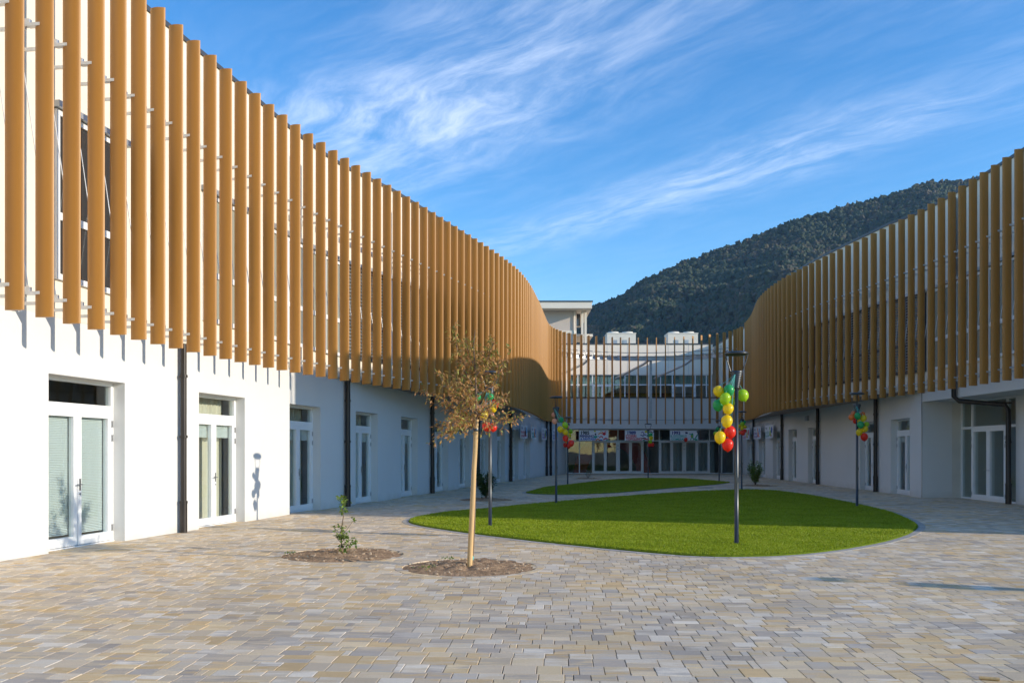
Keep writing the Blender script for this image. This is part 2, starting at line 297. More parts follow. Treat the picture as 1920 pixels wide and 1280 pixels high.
def forest():
    n = 140000; X = rng.uniform(20, 900, n); D = rng.uniform(430, 1015, n); Z = hill_z(X, D)
    qx = XC+F*X/D; qy = YH-F*(Z+4-CAMZ)/D
    ok = (qx > 1030) & (qx < 2000) & (qy < 665); X, D, Z = X[ok], D[ok], Z[ok]
    k = min(len(X), 22000); X, D, Z = X[:k], D[:k], Z[:k]
    iv, jf = ico(2); nv = len(iv); V = []; R = []          # 80 triangles a crown
    protos = []
    for q in range(10):
        o = rng.uniform(0, 50, 3); r = np.array([1+.75*mnoise.noise(Vector(p*1.9+o))+.35*mnoise.noise(Vector(p*4.5+o)) for p in iv]); protos.append(iv*r[:, None])
    for i in range(k):
        s = 1.5+2.3*rng.random()**1.7; a = rng.uniform(0, 6.28); P = protos[rng.integers(10)]; c, sn = math.cos(a), math.sin(a)
        V.append(np.c_[(P[:, 0]*c-P[:, 1]*sn)*s+X[i], (P[:, 0]*sn+P[:, 1]*c)*s+D[i], P[:, 2]*s*rng.uniform(.85, 1.35)+Z[i]+s*.6])
        patch = .5+.5*mnoise.noise(Vector((X[i]*.012, D[i]*.012, 0)))
        R.append(np.full(nv, np.clip(.55*patch+.5*rng.uniform(0, 1)-.05, 0, 1)))
    V = np.concatenate(V); Fa = (jf[None]+(np.arange(k)*nv)[:, None, None]).reshape(-1, 3)
    me = bpy.data.meshes.new('forest'); me.vertices.add(len(V)); me.vertices.foreach_set('co', V.ravel().astype(np.float32))
    me.loops.add(len(Fa)*3); me.loops.foreach_set('vertex_index', Fa.ravel().astype(np.int32)); me.polygons.add(len(Fa)); me.polygons.foreach_set('loop_start', np.arange(0, len(Fa)*3, 3, dtype=np.int32)); me.polygons.foreach_set('loop_total', np.full(len(Fa), 3, np.int32))
    me.polygons.foreach_set('use_smooth', np.zeros(len(Fa), bool)); me.update(); me.validate(); point_attr(me, 'rnd', np.concatenate(R)); me.materials.append(M_forest)
    o = bpy.data.objects.new('forest', me); C.objects.link(o); tag(o, 'dark wooded mountainside rising beyond the courtyard', 'forest', kind='stuff')
forest()

# ------------------------------------------------------------------ paving, lawns, tree pits
LAWN1 = [(762.3, 977.3), (777.5, 970), (838.8, 959.8), (914.6, 954), (981.7, 946.7), (1110, 935), (1226.7, 926.3), (1320, 920.6), (1407.5, 917.5), (1460, 920.4), (1524, 929), (1606, 945), (1670, 959.8), (1705, 974.4), (1722.5, 984.6), (1719.6, 991.9), (1699, 1003.6), (1655.4, 1016.7), (1582.5, 1029.8), (1495, 1040.9), (1378, 1045.3), (1320, 1044.4), (1256, 1040), (1110, 1026), (993.4, 1013.8), (885.4, 1000.6), (803.8, 989), (768.8, 981.7)]
LAWN2 = [(982, 924), (1020, 913.5), (1063, 908.8), (1139.7, 899.6), (1199.6, 896.3), (1283.5, 896.8), (1343.4, 901.6), (1372, 904.2), (1343.4, 908.3), (1247.5, 916), (1151.7, 924.3), (1067.8, 927.4), (1008, 926.7)]
def closed_smooth(px, it, step=.25):
    P = [tuple(gp(*p)[:2]) for p in px]; P = resample(P+[P[0]], step)[:-1]
    for _ in range(it): P = .25*np.roll(P, 1, 0)+.5*P+.25*np.roll(P, -1, 0)
    return P
L1, L2 = closed_smooth(LAWN1, 5), closed_smooth(LAWN2, 5)
def inside(P, pts):
    x, y = pts[:, 0], pts[:, 1]; r = np.zeros(len(pts), bool); n = len(P); j = n-1
    for i in range(n):
        a, b = P[i], P[j]
        c = ((a[1] > y) != (b[1] > y)) & (x < (b[0]-a[0])*(y-a[1])/(b[1]-a[1]+1e-12)+a[0]); r ^= c; j = i
    return r
def offset_closed(P, d):
    t = np.roll(P, -1, 0)-np.roll(P, 1, 0); t /= np.hypot(*t.T)[:, None]; n = np.c_[t[:, 1], -t[:, 0]]
    area = .5*np.sum(P[:, 0]*np.roll(P[:, 1], -1)-np.roll(P[:, 0], -1)*P[:, 1])
    return P+n*(d if area > 0 else -d)
PITS = [(-.59, 11.9, .93), (-2.63, 13.3, .93), (-.87, 28.6, .9), (11.65, 40.5, .9), (4.55, 51.2, .9)]
bed = MB(); bed.quad((-16, -6, -.02), (26, -6, -.02), (26, 66, -.02), (-16, 66, -.02))
paving = bed.build('courtyard_paving', M_bed); tag(paving, kind='structure')
def lay_pavers():
    A = math.radians(-3); ca, sa = math.cos(A), math.sin(A)
    blocks = []; v = 4.4
    while v < 63:
        d = random.choice((.16, .16, .16, .24, .24, .12)); u = -14-random.random()*.3
        while u < 22:
            w = random.choices((.186, .248, .124, .062), (.5, .24, .18, .08))[0]
            if d > .23 and random.random() < .3: blocks += [(u+w/2, v+.06, w, .12), (u+w/2, v+.18, w, .12)]
            else: blocks.append((u+w/2, v+d/2, w, d))
            u += w
        v += d
    B = np.array(blocks); P = np.c_[B[:, 0]*ca-B[:, 1]*sa, B[:, 0]*sa+B[:, 1]*ca]      # turned 3 degrees clockwise
    lx = np.interp(P[:, 1], GL[:, 1], GL[:, 0]); rxx = np.interp(P[:, 1], np.r_[15, GR[::-1, 1]], np.r_[16.6, GR[::-1, 0]]); rxx = np.where(P[:, 1] < 29.9, 16.8, rxx)
    ok = (P[:, 0] > lx-.5) & (P[:, 0] < rxx+.3) & (np.abs(P[:, 0]) < .64*P[:, 1]+2.0) & (P[:, 1] < 62.6) & (P[:, 1] > 4.6)
    for Lw in (L1, L2): ok &= ~inside(offset_closed(Lw, -.02), P)
    for x, y, r in PITS: ok &= np.hypot(P[:, 0]-x, P[:, 1]-y) > r+.02
    B, P = B[ok], P[ok]; n = len(B)
    pal = np.array(PAL); zone = np.array([mnoise.noise(Vector((p[0]*.45, p[1]*.45, 3.))) for p in P])
    wts = np.repeat(PALW[None], n, 0); wts[:, [0, 5]] *= np.exp(1.6*zone)[:, None]; wts[:, [3, 6]] *= np.exp(-1.6*zone)[:, None]; wts /= wts.sum(1, keepdims=True)
    cum = wts.cumsum(1); ia = (rng.random((n, 1)) > cum).sum(1).clip(0, 6); ib = (rng.random((n, 1)) > cum).sum(1).clip(0, 6)
    CA = pal[ia]*rng.uniform(.86, 1.14, (n, 1)); CB = pal[ib]*rng.uniform(.85, 1.1, (n, 1))
    qx = XC+F*P[:, 0]/P[:, 1]; qy = YH+F*CAMZ/P[:, 1]; vis = (qx > 5) & (qx < 1915) & (qy < 1278)
    size = np.where(vis, B[:, 2]*B[:, 3]/P[:, 1]**3, 0); pick = np.zeros(n, bool); pick[np.argsort(-size)[:300]] = True
    def shape(w, d, jx=.0025, jy=.0015, c=.0035):
        a, b = w/2-jx, d/2-jy; return [(-a, -b, -.018), (a, -b, -.018), (a, b, -.018), (-a, b, -.018), (-a, -b, -.004), (a, -b, -.004), (a, b, -.004), (-a, b, -.004), (-a+c, -b+c*.7, 0), (a-c, -b+c*.7, 0), (a-c, b-c*.7, 0), (-a+c, b-c*.7, 0)]
    FC = [(8, 9, 10, 11), (4, 5, 9, 8), (5, 6, 10, 9), (6, 7, 11, 10), (7, 4, 8, 11), (0, 1, 5, 4), (1, 2, 6, 5), (2, 3, 7, 6), (3, 0, 4, 7)]
    cache = {}
    zj = rng.normal(0, .0008, n)
    for i in np.where(pick)[0]:
        key = (round(B[i, 2], 4), round(B[i, 3], 4))
        if key not in cache:
            me = bpy.data.meshes.new('paver'); me.from_pydata(shape(*key), [], FC); me.materials.append(M_pav1); cache[key] = me
        o = inst('paver', cache[key], paving, (P[i, 0], P[i, 1], zj[i]), A); o.color = (*CA[i], 1)
    idx = np.where(~pick)[0]; V = []
    S = np.array([shape(B[i, 2], B[i, 3]) for i in idx]); m = len(idx)
    W = np.empty_like(S); W[..., 0] = S[..., 0]*ca-S[..., 1]*sa+P[idx, 0][:, None]; W[..., 1] = S[..., 0]*sa+S[..., 1]*ca+P[idx, 1][:, None]
    W[..., 2] = S[..., 2]+zj[idx][:, None]
    fc = np.array(FC); Fa = (fc[None]+(np.arange(m)*12)[:, None, None]).reshape(-1, 4)
    me = bpy.data.meshes.new('paver_field'); me.vertices.add(m*12); me.vertices.foreach_set('co', W.ravel().astype(np.float32))
    me.loops.add(len(Fa)*4); me.loops.foreach_set('vertex_index', Fa.ravel().astype(np.int32)); me.polygons.add(len(Fa)); me.polygons.foreach_set('loop_start', np.arange(0, len(Fa)*4, 4, dtype=np.int32)); me.polygons.foreach_set('loop_total', np.full(len(Fa), 4, np.int32)); me.update()
    me.polygons.foreach_set('use_smooth', np.zeros(len(Fa), bool))
    for nm, cc in (('ca', CA), ('cb', CB)):
        a_ = me.attributes.new(nm, 'FLOAT_COLOR', 'POINT'); a_.data.foreach_set('color', np.repeat(np.c_[cc[idx], np.ones(m)], 12, 0).ravel().astype(np.float32))
    me.materials.append(M_pav); o = bpy.data.objects.new('paver_field', me); C.objects.link(o); o.parent = paving; tag(o, kind='stuff')
lay_pavers()
def lawn(P, nblades, label, front=None):
    ctr = Vector((P[:, 0].mean(), P[:, 1].mean(), 0)); mb = MB(); n = len(P)
    Q = offset_closed(P, -.03)
    vs = [(p[0], p[1], -.015) for p in P]+[(p[0], p[1], .022) for p in P]+[(p[0], p[1], .03) for p in Q]
    mb.add(vs, [(i, (i+1) % n, n+(i+1) % n, n+i) for i in range(n)]+[(n+i, n+(i+1) % n, 2*n+(i+1) % n, 2*n+i) for i in range(n)]+[tuple(range(2*n, 3*n))])
    o = mb.build('lawn', M_lawn, loc=ctr); tag(o, kind='structure')
    E = resample(np.r_[P, P[:1]], .2)[:-1]; O = offset_closed(E, .012); O2 = offset_closed(E, .15); eb = MB(); k = len(E)
    for i in range(k):
        j = (i+1) % k; lerp = lambda a, b, t: a+(b-a)*t
        a, b, c, d = lerp(O[i], O[j], .02), lerp(O[i], O[j], .98), lerp(O2[i], O2[j], .98), lerp(O2[i], O2[j], .02); z = .006+random.uniform(-.001, .001)
        vs = [(*p, -.018) for p in (a, b, c, d)]+[(*p, z) for p in (a, b, c, d)]
        eb.add(vs, ((4, 5, 6, 7), (0, 1, 5, 4), (1, 2, 6, 5), (2, 3, 7, 6), (3, 0, 4, 7)))
    e = eb.build('edging', M_edge, o); tag(e, kind='stuff')
    lo, hi = P.min(0), P.max(0); pts = []
    while sum(len(p) for p in pts) < nblades:
        c = rng.uniform(lo, hi, (nblades, 2))
        if front: c = c[rng.random(len(c)) < np.clip((front/c[:, 1])**2.5, 0, 1)]
        pts.append(c[inside(Q, c)])
    c = np.concatenate(pts)[:nblades]; m = len(c); ang = rng.uniform(0, 6.28, m); h = rng.uniform(.014, .034, m); w = rng.uniform(.005, .010, m)*np.clip(c[:, 1]/13, 1, 2.2)
    lean = rng.normal(0, .016, (m, 2)); dx, dy = np.cos(ang)*w, np.sin(ang)*w
    V = np.stack([np.c_[c[:, 0]-dx, c[:, 1]-dy, np.full(m, .028)], np.c_[c[:, 0]+dx, c[:, 1]+dy, np.full(m, .028)], np.c_[c+lean, .028+h]], 1).reshape(-1, 3)-np.array(ctr)
    me = bpy.data.meshes.new('grass'); me.vertices.add(len(V)); me.vertices.foreach_set('co', V.ravel().astype(np.float32)); me.loops.add(m*3); me.loops.foreach_set('vertex_index', np.arange(m*3, dtype=np.int32))
    me.polygons.add(m); me.polygons.foreach_set('loop_start', np.arange(0, m*3, 3, dtype=np.int32)); me.polygons.foreach_set('loop_total', np.full(m, 3, np.int32)); me.update()
    pn = np.array([mnoise.noise(Vector((a*1.3, b*1.3, 0))) for a, b in c]); point_attr(me, 'rnd', np.repeat(np.clip(.5+.25*pn+rng.normal(0, .22, m), 0, 1), 3)); me.materials.append(M_grass)
    go = bpy.data.objects.new('grass', me); C.objects.link(go); go.location = ctr; tag(go, label, 'grass', kind='stuff')
lawn(L1, 340000, 'short bright green turf of the large lawn', 13.5)
lawn(L2, 50000, 'short green turf of the smaller lawn before the glass doors')
def pit(i, label):
    x, y, r = PITS[i]; e = empty('tree_pit', (x, y, 0), label, 'tree pit', 'round planting pits in the paving'); mb = MB(); nr, na = 14, 48
    vs = [(x, y, .05)]
    for a in range(1, nr+1):
        for b in range(na):
            rr = r*a/nr; px_, py_ = x+rr*math.cos(6.2832*b/na), y+rr*math.sin(6.2832*b/na)
            vs.append((px_, py_, .05*(1-(a/nr)**2)-.012+.05*mnoise.noise(Vector((px_*6, py_*6, 1)))*(1-(a/nr)**6)+.02*mnoise.noise(Vector((px_*21, py_*21, 5)))))
    fs = [(0, 1+b, 1+(b+1) % na) for b in range(na)]+[(1+(a-1)*na+b, 1+a*na+b, 1+a*na+(b+1) % na, 1+(a-1)*na+(b+1) % na) for a in range(1, nr) for b in range(na)]
    mb.add(vs, fs, True); so = mb.build('soil', M_soil, e)
    st = MB(); iv, jf = ico(1)
    for _ in range(90 if y < 15 else 30):
        a, q = random.uniform(0, 6.28), r*math.sqrt(random.random())*.95; s_ = random.uniform(.006, .022)
        c_ = Vector((x+q*math.cos(a), y+q*math.sin(a), .045*(1-(q/r)**2)+.0)); st.add([c_+Vector((p[0]*s_*1.3, p[1]*s_, p[2]*s_*.8)) for p in iv], [tuple(f) for f in jf])
    tag(st.build('soil_clods', mat('clods', (.42, .31, .21), 1, noise=(30, .4, (1, 1, 1))), e), kind='stuff')
    n = 34; me = None
    for k in range(n):
        a0 = 6.2832/n; hw0, hw1 = r*math.tan(a0/2)-.003, (r+.11)*math.tan(a0/2)-.003; z = .0025
        if me is None:
            mbk = MB(); vs = [(r, -hw0, -.06), (r+.11, -hw1, -.06), (r+.11, hw1, -.06), (r, hw0, -.06)]; vs += [(p[0]+(.004 if p[0] == r else -.004), p[1]*.97, z) for p in vs]
            mbk.add(vs, ((4, 5, 6, 7), (0, 1, 5, 4), (1, 2, 6, 5), (2, 3, 7, 6), (3, 0, 4, 7))); me = mbk.mesh('edging_stone'); me.materials.append(M_pav1)
        o = inst('edging_stone', me, e, (0, 0, random.uniform(-.001, .001)), k*a0); c_ = random.choice(PAL); o.color = (*c_, 1)
pit(0, 'round soil pit holding the staked young tree'); pit(1, 'round soil pit with a thin leafy sapling in it'); pit(2, 'round soil pit holding the dense bush behind the staked tree')
pit(3, 'round soil pit with the white flowering shrub beside the shaded wing'); pit(4, 'round soil pit with a bare little shrub before the glass doors')
mh = MB(); c = gp(1323, 914); mh.lathe([(0, .002), (.33, .002), (.33, .006), (.36, .006), (.36, -.01)], c, 24, False)
o = mh.build('manhole_cover', M_dark, loc=c); tag(o, 'dark round manhole cover in the path between the two lawns', 'manhole cover')

# ------------------------------------------------------------------ school wings
def near_idx(P, p): return int(np.argmin(np.hypot(P[:, 0]-p[0], P[:, 1]-p[1])))
def fin_mesh():
    mb = MB(); n = 7; up = []; dn = []
    for k in range(n+1):
        t = k/n; x = -.27*t; y = .038*math.sin(math.pi*t)**.8+.004; up.append((x, y)); dn.append((x, -y))
    ring = up+dn[::-1]; m = len(ring); vs = [(x, y, ZB) for x, y in ring]+[(x, y, ZT) for x, y in ring]
    mb.add(vs, [(i, (i+1) % m, m+(i+1) % m, m+i) for i in range(m)], True); mb.add(vs[:m], (tuple(range(m))[::-1],)); mb.add(vs[m:], (tuple(range(m)),))
    me = mb.mesh('fin'); me.materials.append(M_fin); return me
def bracket_mesh(depth, z):
    mb = MB(); mb.box((-.28, 0, z), (.19, .085, .045)); mb.box((-.38, .0, z+.035), (.07, .06, .11)); mb.box(((-.41-depth)/2, 0, z-.03), (depth-.41, .035, .05)); mb.box((-depth+.01, 0, z-.03), (.02, .12, .16))
    me = mb.mesh('bracket'); me.materials.append(M_alu); return me
def rod_mesh(depth):
    mb = MB(); mb.tube([(-.40, .05, 3.84), (-depth+.03, .05, 7.55)], .008, 5); me = mb.mesh('tie_rod'); me.materials.append(M_alu); return me
FIN = fin_mesh(); BR = {.97: (bracket_mesh(.97, 3.84), bracket_mesh(.97, 7.62), rod_mesh(.97))}; BRB = (bracket_mesh(.62, 3.84), bracket_mesh(.62, 8.2))
FP = resample(TC, .607); FN = normals(FP)
def fins_of(root, sel, bm, sx=1.):
    for p, n in zip(FP, FN):
        if not sel(p): continue
        a = math.atan2(n[1], n[0]); f = inst('fin', FIN, root, Vector((p[0], p[1], 0))-root.location, a, (sx, 1, 1)); [inst(m_.name.split('.')[0], m_, f, (0, 0, 0)) for m_ in bm]
def rail(root, P, N_, off, z, r=.03, m=None):
    Q = P-N_*off; mb = MB(); mb.tube([(q[0], q[1], z) for q in Q], r, 6); return mb.build('rail', m or M_steel, root)
def door(root, p0, p1, n, zt, blind=.3, z_tr=2.36, curtain=True, leaves=2, glass=None):
    """glazed double door with a transom light; p0->p1 along the wall, n to the courtyard"""
    p0, p1 = Vector((*p0, 0)), Vector((*p1, 0)); u = (p1-p0).normalized(); w = (p1-p0).length; v = Vector((*n, 0)); v = (v-u*v.dot(u)).normalized(); z = Vector((0, 0, 1)); ax = (u, v, z); fr = MB()
    gl = glass or M_glass
    def bx(mb, u0, u1, z0, z1, d0, d1): mb.box(p0+u*(u0+u1)/2+v*(d0+d1)/2+z*(z0+z1)/2, (u1-u0, d1-d0, z1-z0), ax)
    fw = .07
    bx(fr, 0, fw, .02, zt, -.05, .05); bx(fr, w-fw, w, .02, zt, -.05, .05); bx(fr, fw, w-fw, zt-fw, zt, -.05, .05); bx(fr, fw, w-fw, z_tr-.06, z_tr+.06, -.05, .05); bx(fr, 0, w, -.01, .02, -.08, .07)
    root_d = fr.build('door', M_frame, root)
    lw = (w-2*fw)/leaves; sw = .095
    for k in range(leaves):
        a, b = fw+k*lw+.004, fw+(k+1)*lw-.004; lf = MB(); t0, t1 = .03, z_tr-.064
        bx(lf, a, a+sw, t0, t1, -.03, .062); bx(lf, b-sw, b, t0, t1, -.03, .062); bx(lf, a+sw, b-sw, t0, t0+.15, -.03, .062); bx(lf, a+sw, b-sw, t1-.1, t1, -.03, .062)
        lf.build('leaf', M_frame, root_d); g_ = MB(); bx(g_, a+sw, b-sw, t0+.15, t1-.1, .005, .013); g_.build('pane', gl, root_d)
        e = a-.004 if k == 0 else b+.004
        for hz in (.25, 1.85, 2.1): hg = MB(); bx(hg, e-.02, e+.02, hz-.06, hz+.06, .055, .085); hg.build('hinge', M_handle, root_d)
        if k == leaves-1 or leaves == 1:
            h = MB(); q = p0+u*(a+sw/2)+z*1.05; h.box(q+v*.068, (.035, .012, .2), ax); h.tube([q+v*.07, q+v*.115, q+v*.115+u*(-.13)], .011, 6); h.box(q+v*.07-z*.16, (.03, .014, .03), ax); h.build('handle', M_handle, root_d)
        if blind:
            bl = MB(); bt = t1-.1; hgt = min(blind, bt-t0-.17); ns = int(hgt/.028)
            for s_ in range(ns): bl.box(p0+u*(a+b)/2+v*(-.06)+z*(bt-.014-s_*.028), (b-a-2*sw+.06, .026, .002), (u, (v*.5+z*.87), (z*.5-v*.87)))
            if ns: tag(bl.build('blind', M_blind, root_d), kind='stuff')
    g_ = MB(); bx(g_, fw, w-fw, z_tr+.06, zt-fw, -.004, .004); g_.build('pane', gl, root_d)
    if curtain:
        cu = MB(); m = 40; cv = [p0+u*(.02+(w-.04)*i/m)+v*(-.32+.035*math.sin(i*1.9)+.012*math.sin(i*4.1))+z*zz for zz in (.05, zt) for i in range(m+1)]; cu.add(cv, [(i, i+1, m+2+i, m+1+i) for i in range(m)], True); cu.build('curtain', M_curtain, root_d)
    return root_d
def strip(mb, A, B, za, zb):
    """sheet from curve A at height za to curve B at height zb"""
    n = len(A); mb.add([(p[0], p[1], za) for p in A]+[(p[0], p[1], zb) for p in B], [(i, i+1, n+i+1, n+i) for i in range(n-1)])
REV, ZD = .28, 2.84
def ground_wall(root, G, NG, doors, flip):
    """lower wall along curve G with real openings; doors = [(photo column a, b)]"""
    mb = MB(); cuts = []
    for a, b in doors:
        ia, pa = at_px(G, a); ib, pb = at_px(G, b)
        if ia > ib: ia, pa, ib, pb = ib, pb, ia, pa
        cuts.append((ia, ib, pa, pb))
    cuts.sort(); pos = 0.; n = len(G)-1
    def pt(i): k = min(int(i), n-1); return G[k]+(G[k+1]-G[k])*(i-k)
    def seg(i0, i1, z0, z1):
        ks = [i0]+[k for k in range(int(i0)+1, int(math.ceil(i1))) if k > i0+.01 and k < i1-.01]+[i1]; P = [pt(k) for k in ks]; strip(mb, P, P, z0, z1)
    out = []
    for ia, ib, pa, pb in cuts:
        seg(pos, ia, -.1, ZS); pos = ib
        P = np.array([pa, pb]); strip(mb, P, P, ZD, ZS)
        t = (pb-pa)/np.hypot(*(pb-pa)); nn = NG[int(ia)]; nn = nn-t*np.dot(nn, t); nn /= np.hypot(*nn); qa, qb = pa-nn*(REV+.12), pb-nn*(REV+.12)
        for a_, b_ in ((pa, qa), (pb, qb)): strip(mb, [a_, b_], [a_, b_], -.1, ZD)
        mb.quad((*pa, ZD), (*pb, ZD), (*qb, ZD), (*qa, ZD)); mb.quad((*pa, -.012), (*pb, -.012), (*qb, -.012), (*qa, -.012))
        out.append((pa-nn*REV, pb-nn*REV, nn))
    seg(pos, n, -.1, ZS); mb.build('wall', M_white, root); return out
def room(root, G, NG, depth=3.2):
    I0, I1 = G-NG*.42, G-NG*depth; mb = MB(); strip(mb, I1, I1, -.05, 3.3); strip(mb, I0, I1, .0, .0); strip(mb, I0, I1, 3.3, 3.3)
    for k in (0, -1): mb.quad((*I0[k], 0), (*I1[k], 0), (*I1[k], 3.3), (*I0[k], 3.3))
    mb.build('room_lining', M_room, root)
def upper(root, U, NU, G, windows, back):
    """upper storey wall set behind the fins, soffit down to the lower wall, parapet cap, roof"""
    w = MB(); strip(w, U, U, ZS, 9.86); w.build('upper_wall', M_cream, root)
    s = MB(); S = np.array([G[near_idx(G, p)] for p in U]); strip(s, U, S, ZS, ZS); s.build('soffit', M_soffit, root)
    c = MB(); A, B = U+NU*.04, U-NU*.32; strip(c, A, A, 9.86, 9.95); strip(c, A, B, 9.95, 9.95); strip(c, U-NU*.01, A, 9.86, 9.86); strip(c, B, B, 9.7, 9.95); c.build('parapet_cap', M_dark, root)
    r = MB(); strip(r, U-NU*.3, back, 9.7, 9.7); strip(r, back, back, -.1, 9.7)
    for k in (0, -1): r.quad((*U[k], -.1), (*back[k], -.1), (*back[k], 9.7), (*U[k], 9.7))
    r.build('roof', M_roof, root)
    for kind, ia, ib in windows:
        p0, p1 = U[ia]+NU[ia]*.02, U[ib]+NU[ib]*.02; u = Vector((*(p1-p0), 0)); L_ = u.length; u.normalize(); v = Vector((*NU[ia], 0)); v = (v-u*v.dot(u)).normalized(); z = Vector((0, 0, 1)); o = Vector((*p0, 0)); ax = (u, v, z)
        fr = MB(); z0, z1 = 4.35, 7.05
        for a, b, c0, c1 in ((0, .07, z0, z1), (L_-.07, L_, z0, z1), (.07, L_-.07, z0, z0+.09), (.07, L_-.07, z1-.09, z1), (.07, L_-.07, 5.3, 5.42), (L_/2-.05, L_/2+.05, z0+.09, 5.3), (L_/2-.05, L_/2+.05, 5.42, z1-.09)):
            fr.box(o+u*(a+b)/2+z*(c0+c1)/2+v*.01, (b-a, .08, c1-c0), ax)
        f = fr.build('window', M_frame if kind == 'window' else M_dark, root)
        if kind == 'window':
            for a, b in ((.07, L_/2-.05), (L_/2+.05, L_-.07)):
                for c0, c1 in ((z0+.09, 5.3), (5.42, z1-.09)):
                    g_ = MB(); g_.box(o+u*(a+b)/2+z*(c0+c1)/2+v*.005, (b-a, .02, c1-c0), ax); g_.build('pane', M_pane if ia < 30 else M_pane2, f)
        else:
            lv = MB()
            for k in range(26): lv.box(o+u*L_/2+z*(z0+.15+k*.1)+v*.04, (L_-.1, .09, .012), (u, (v*.8-z*.6), (z*.8+v*.6)))
            tag(lv.build('louvre', M_steel, f), kind='stuff')
        sh = MB(); sh.box(o+u*L_/2+z*(z1+.06)+v*.05, (L_+.1, .16, .1), ax); sh.build('blind_box', M_steel, f)
M_pane2 = mat('upper_glass_curtained', (.30, .31, .26), .12, spec=.8)
M_pane = mat('upper_glass', (.035, .04, .045), .06, spec=.9)
def downpipe(root, p, n, top, r=.07, path=None):
    mb = MB(); c = Vector((*p, 0))+Vector((*n, 0))*.11
    pts = [c+Vector((0, 0, zz)) for zz in (-.02, top)] if not path else path
    mb.tube(pts, r, 12); base = Vector(pts[0]); mb.tube([base, base+Vector((0, 0, .62))], r+.012, 12)
    for zz in (.6, 1.9, 3.1):
        mb.tube([base+Vector((0, 0, zz)), base+Vector((0, 0, zz+.05))], r+.02, 12)
    mb.build('downpipe', M_pipe, root)
def upper_curve(i0, i1, G, off=.97):
    P, N_ = TC[i0:i1], TN[i0:i1]; U = P-N_*off; out = []
    for p, q in zip(U, P):
        g_ = G[near_idx(G, p)]; d = np.hypot(*(p-g_)); k = np.clip((d-.18)/.5, 0, 1); k = k*k*(3-2*k); out.append(g_*(1-k)+p*k)
    return np.array(out)
# --- wing with sunlit fins
NGL = normals(GL); iL = near_idx(TC, (2.75, 54.0)); iR = near_idx(TC, (14.3, 54.3))
LW = empty('school_wing', (-7.6, 12.5, 0), 'two storey white school wing with sunlit golden ochre vertical fins', 'building')
ldoors = [(91, 234), (373, 459), (543, 601), (667, 708), (752, 782.7), (815, 839.8), (860, 880.8), (901, 917.5), (931.6, 946.4), (959.7, 972.2), (982.3, 993.3)]
for k, (a, b, n) in enumerate(ground_wall(LW, GL, NGL, ldoors, False)): door(LW, a, b, n, ZD, blind=3 if k == 0 else (.28 if k != 5 else .6), curtain=k > 0)
room(LW, GL, NGL)
UL = upper_curve(0, iL, GL); UL = np.r_[UL, [[3.0, 58.5], [3.0, 65.6]]]; NUL = normals(UL)
def win_at(U, x, w, kind='window'):
    i, p = at_px(U, x); i = int(i); j = i
    while j < len(U)-1 and np.hypot(*(U[j]-U[i])) < w: j += 1
    return (kind, i, j)
NUL_ = NUL
upper(LW, UL, NUL, GL, [win_at(UL, x, w, k) for x, w, k in ((108, 1.6, 'window'), (388, 1.7, 'window'), (505, 1.6, 'window'), (580, 1.7, 'window'), (640, 2.4, 'louvre'), (705, 1.7, 'window'), (752, 2.6, 'louvre'), (800, 2.6, 'louvre'), (850, 1.7, 'window'))], UL-NUL*np.minimum(12, 12)*np.array([1, .0]) )
fins_of(LW, lambda p: p[0] < 2.75 and p[1] < 54.2, BR[.97], 1.04)
for x, r in ((335, .058), (645.6, .075), (806, .075), (893, .07), (954.2, .08), (1022.5, .07), (1030, .07)):
    i, p = at_px(GL, x); tipd = np.min(np.hypot(TC[:, 0]-p[0], TC[:, 1]-p[1])); downpipe(LW, p, NGL[int(i)], ZS, r)
# --- wing in shade
NGR = normals(GR)
RW = empty('school_wing', (14.3, 29.75, 0), 'two storey school wing in shade with brown fins and recessed glazed entrance', 'building')
rdoors = [(1400, 1411), (1422.7, 1435), (1449, 1462.7), (1478.5, 1494), (1515, 1533.5), (1612, 1638), (1670.2, 1705.6)]
for a, b, n in ground_wall(RW, GR, NGR, rdoors, True): door(RW, a, b, n, ZD, blind=.25)
room(RW, GR, NGR)
GA = np.r_[GR, GF[1:]]; UR = upper_curve(iR, len(TC), GA); UR = np.r_[[[15.9, 65.6], [15.6, 57.5]], UR]; NUR = normals(UR)
upper(RW, UR, NUR, GA, [win_at(UR, x, w, k) for x, w, k in ((1905, 1.6, 'window'), (1862, 1.6, 'window'), (1800, .01+1.6, 'window'), (1745, 1.6, 'window'), (1680, 1.7, 'louvre'), (1600, 2.2, 'louvre'), (1540, 2.4, 'louvre'), (1500, 2, 'louvre'))], UR-NUR*12*np.array([1, 0]))
fins_of(RW, lambda p: p[0] > 14.2 and p[1] < 54.5 or (p[1] < 52 and p[0] > 11), BR[.97], .89)
for x in (1416, 1469.4, 1537, 1646.8):
    i, p = at_px(GR, x); tipd = np.min(np.hypot(TC[:, 0]-p[0], TC[:, 1]-p[1])); downpipe(RW, p, NGR[int(i)], ZS, .075)
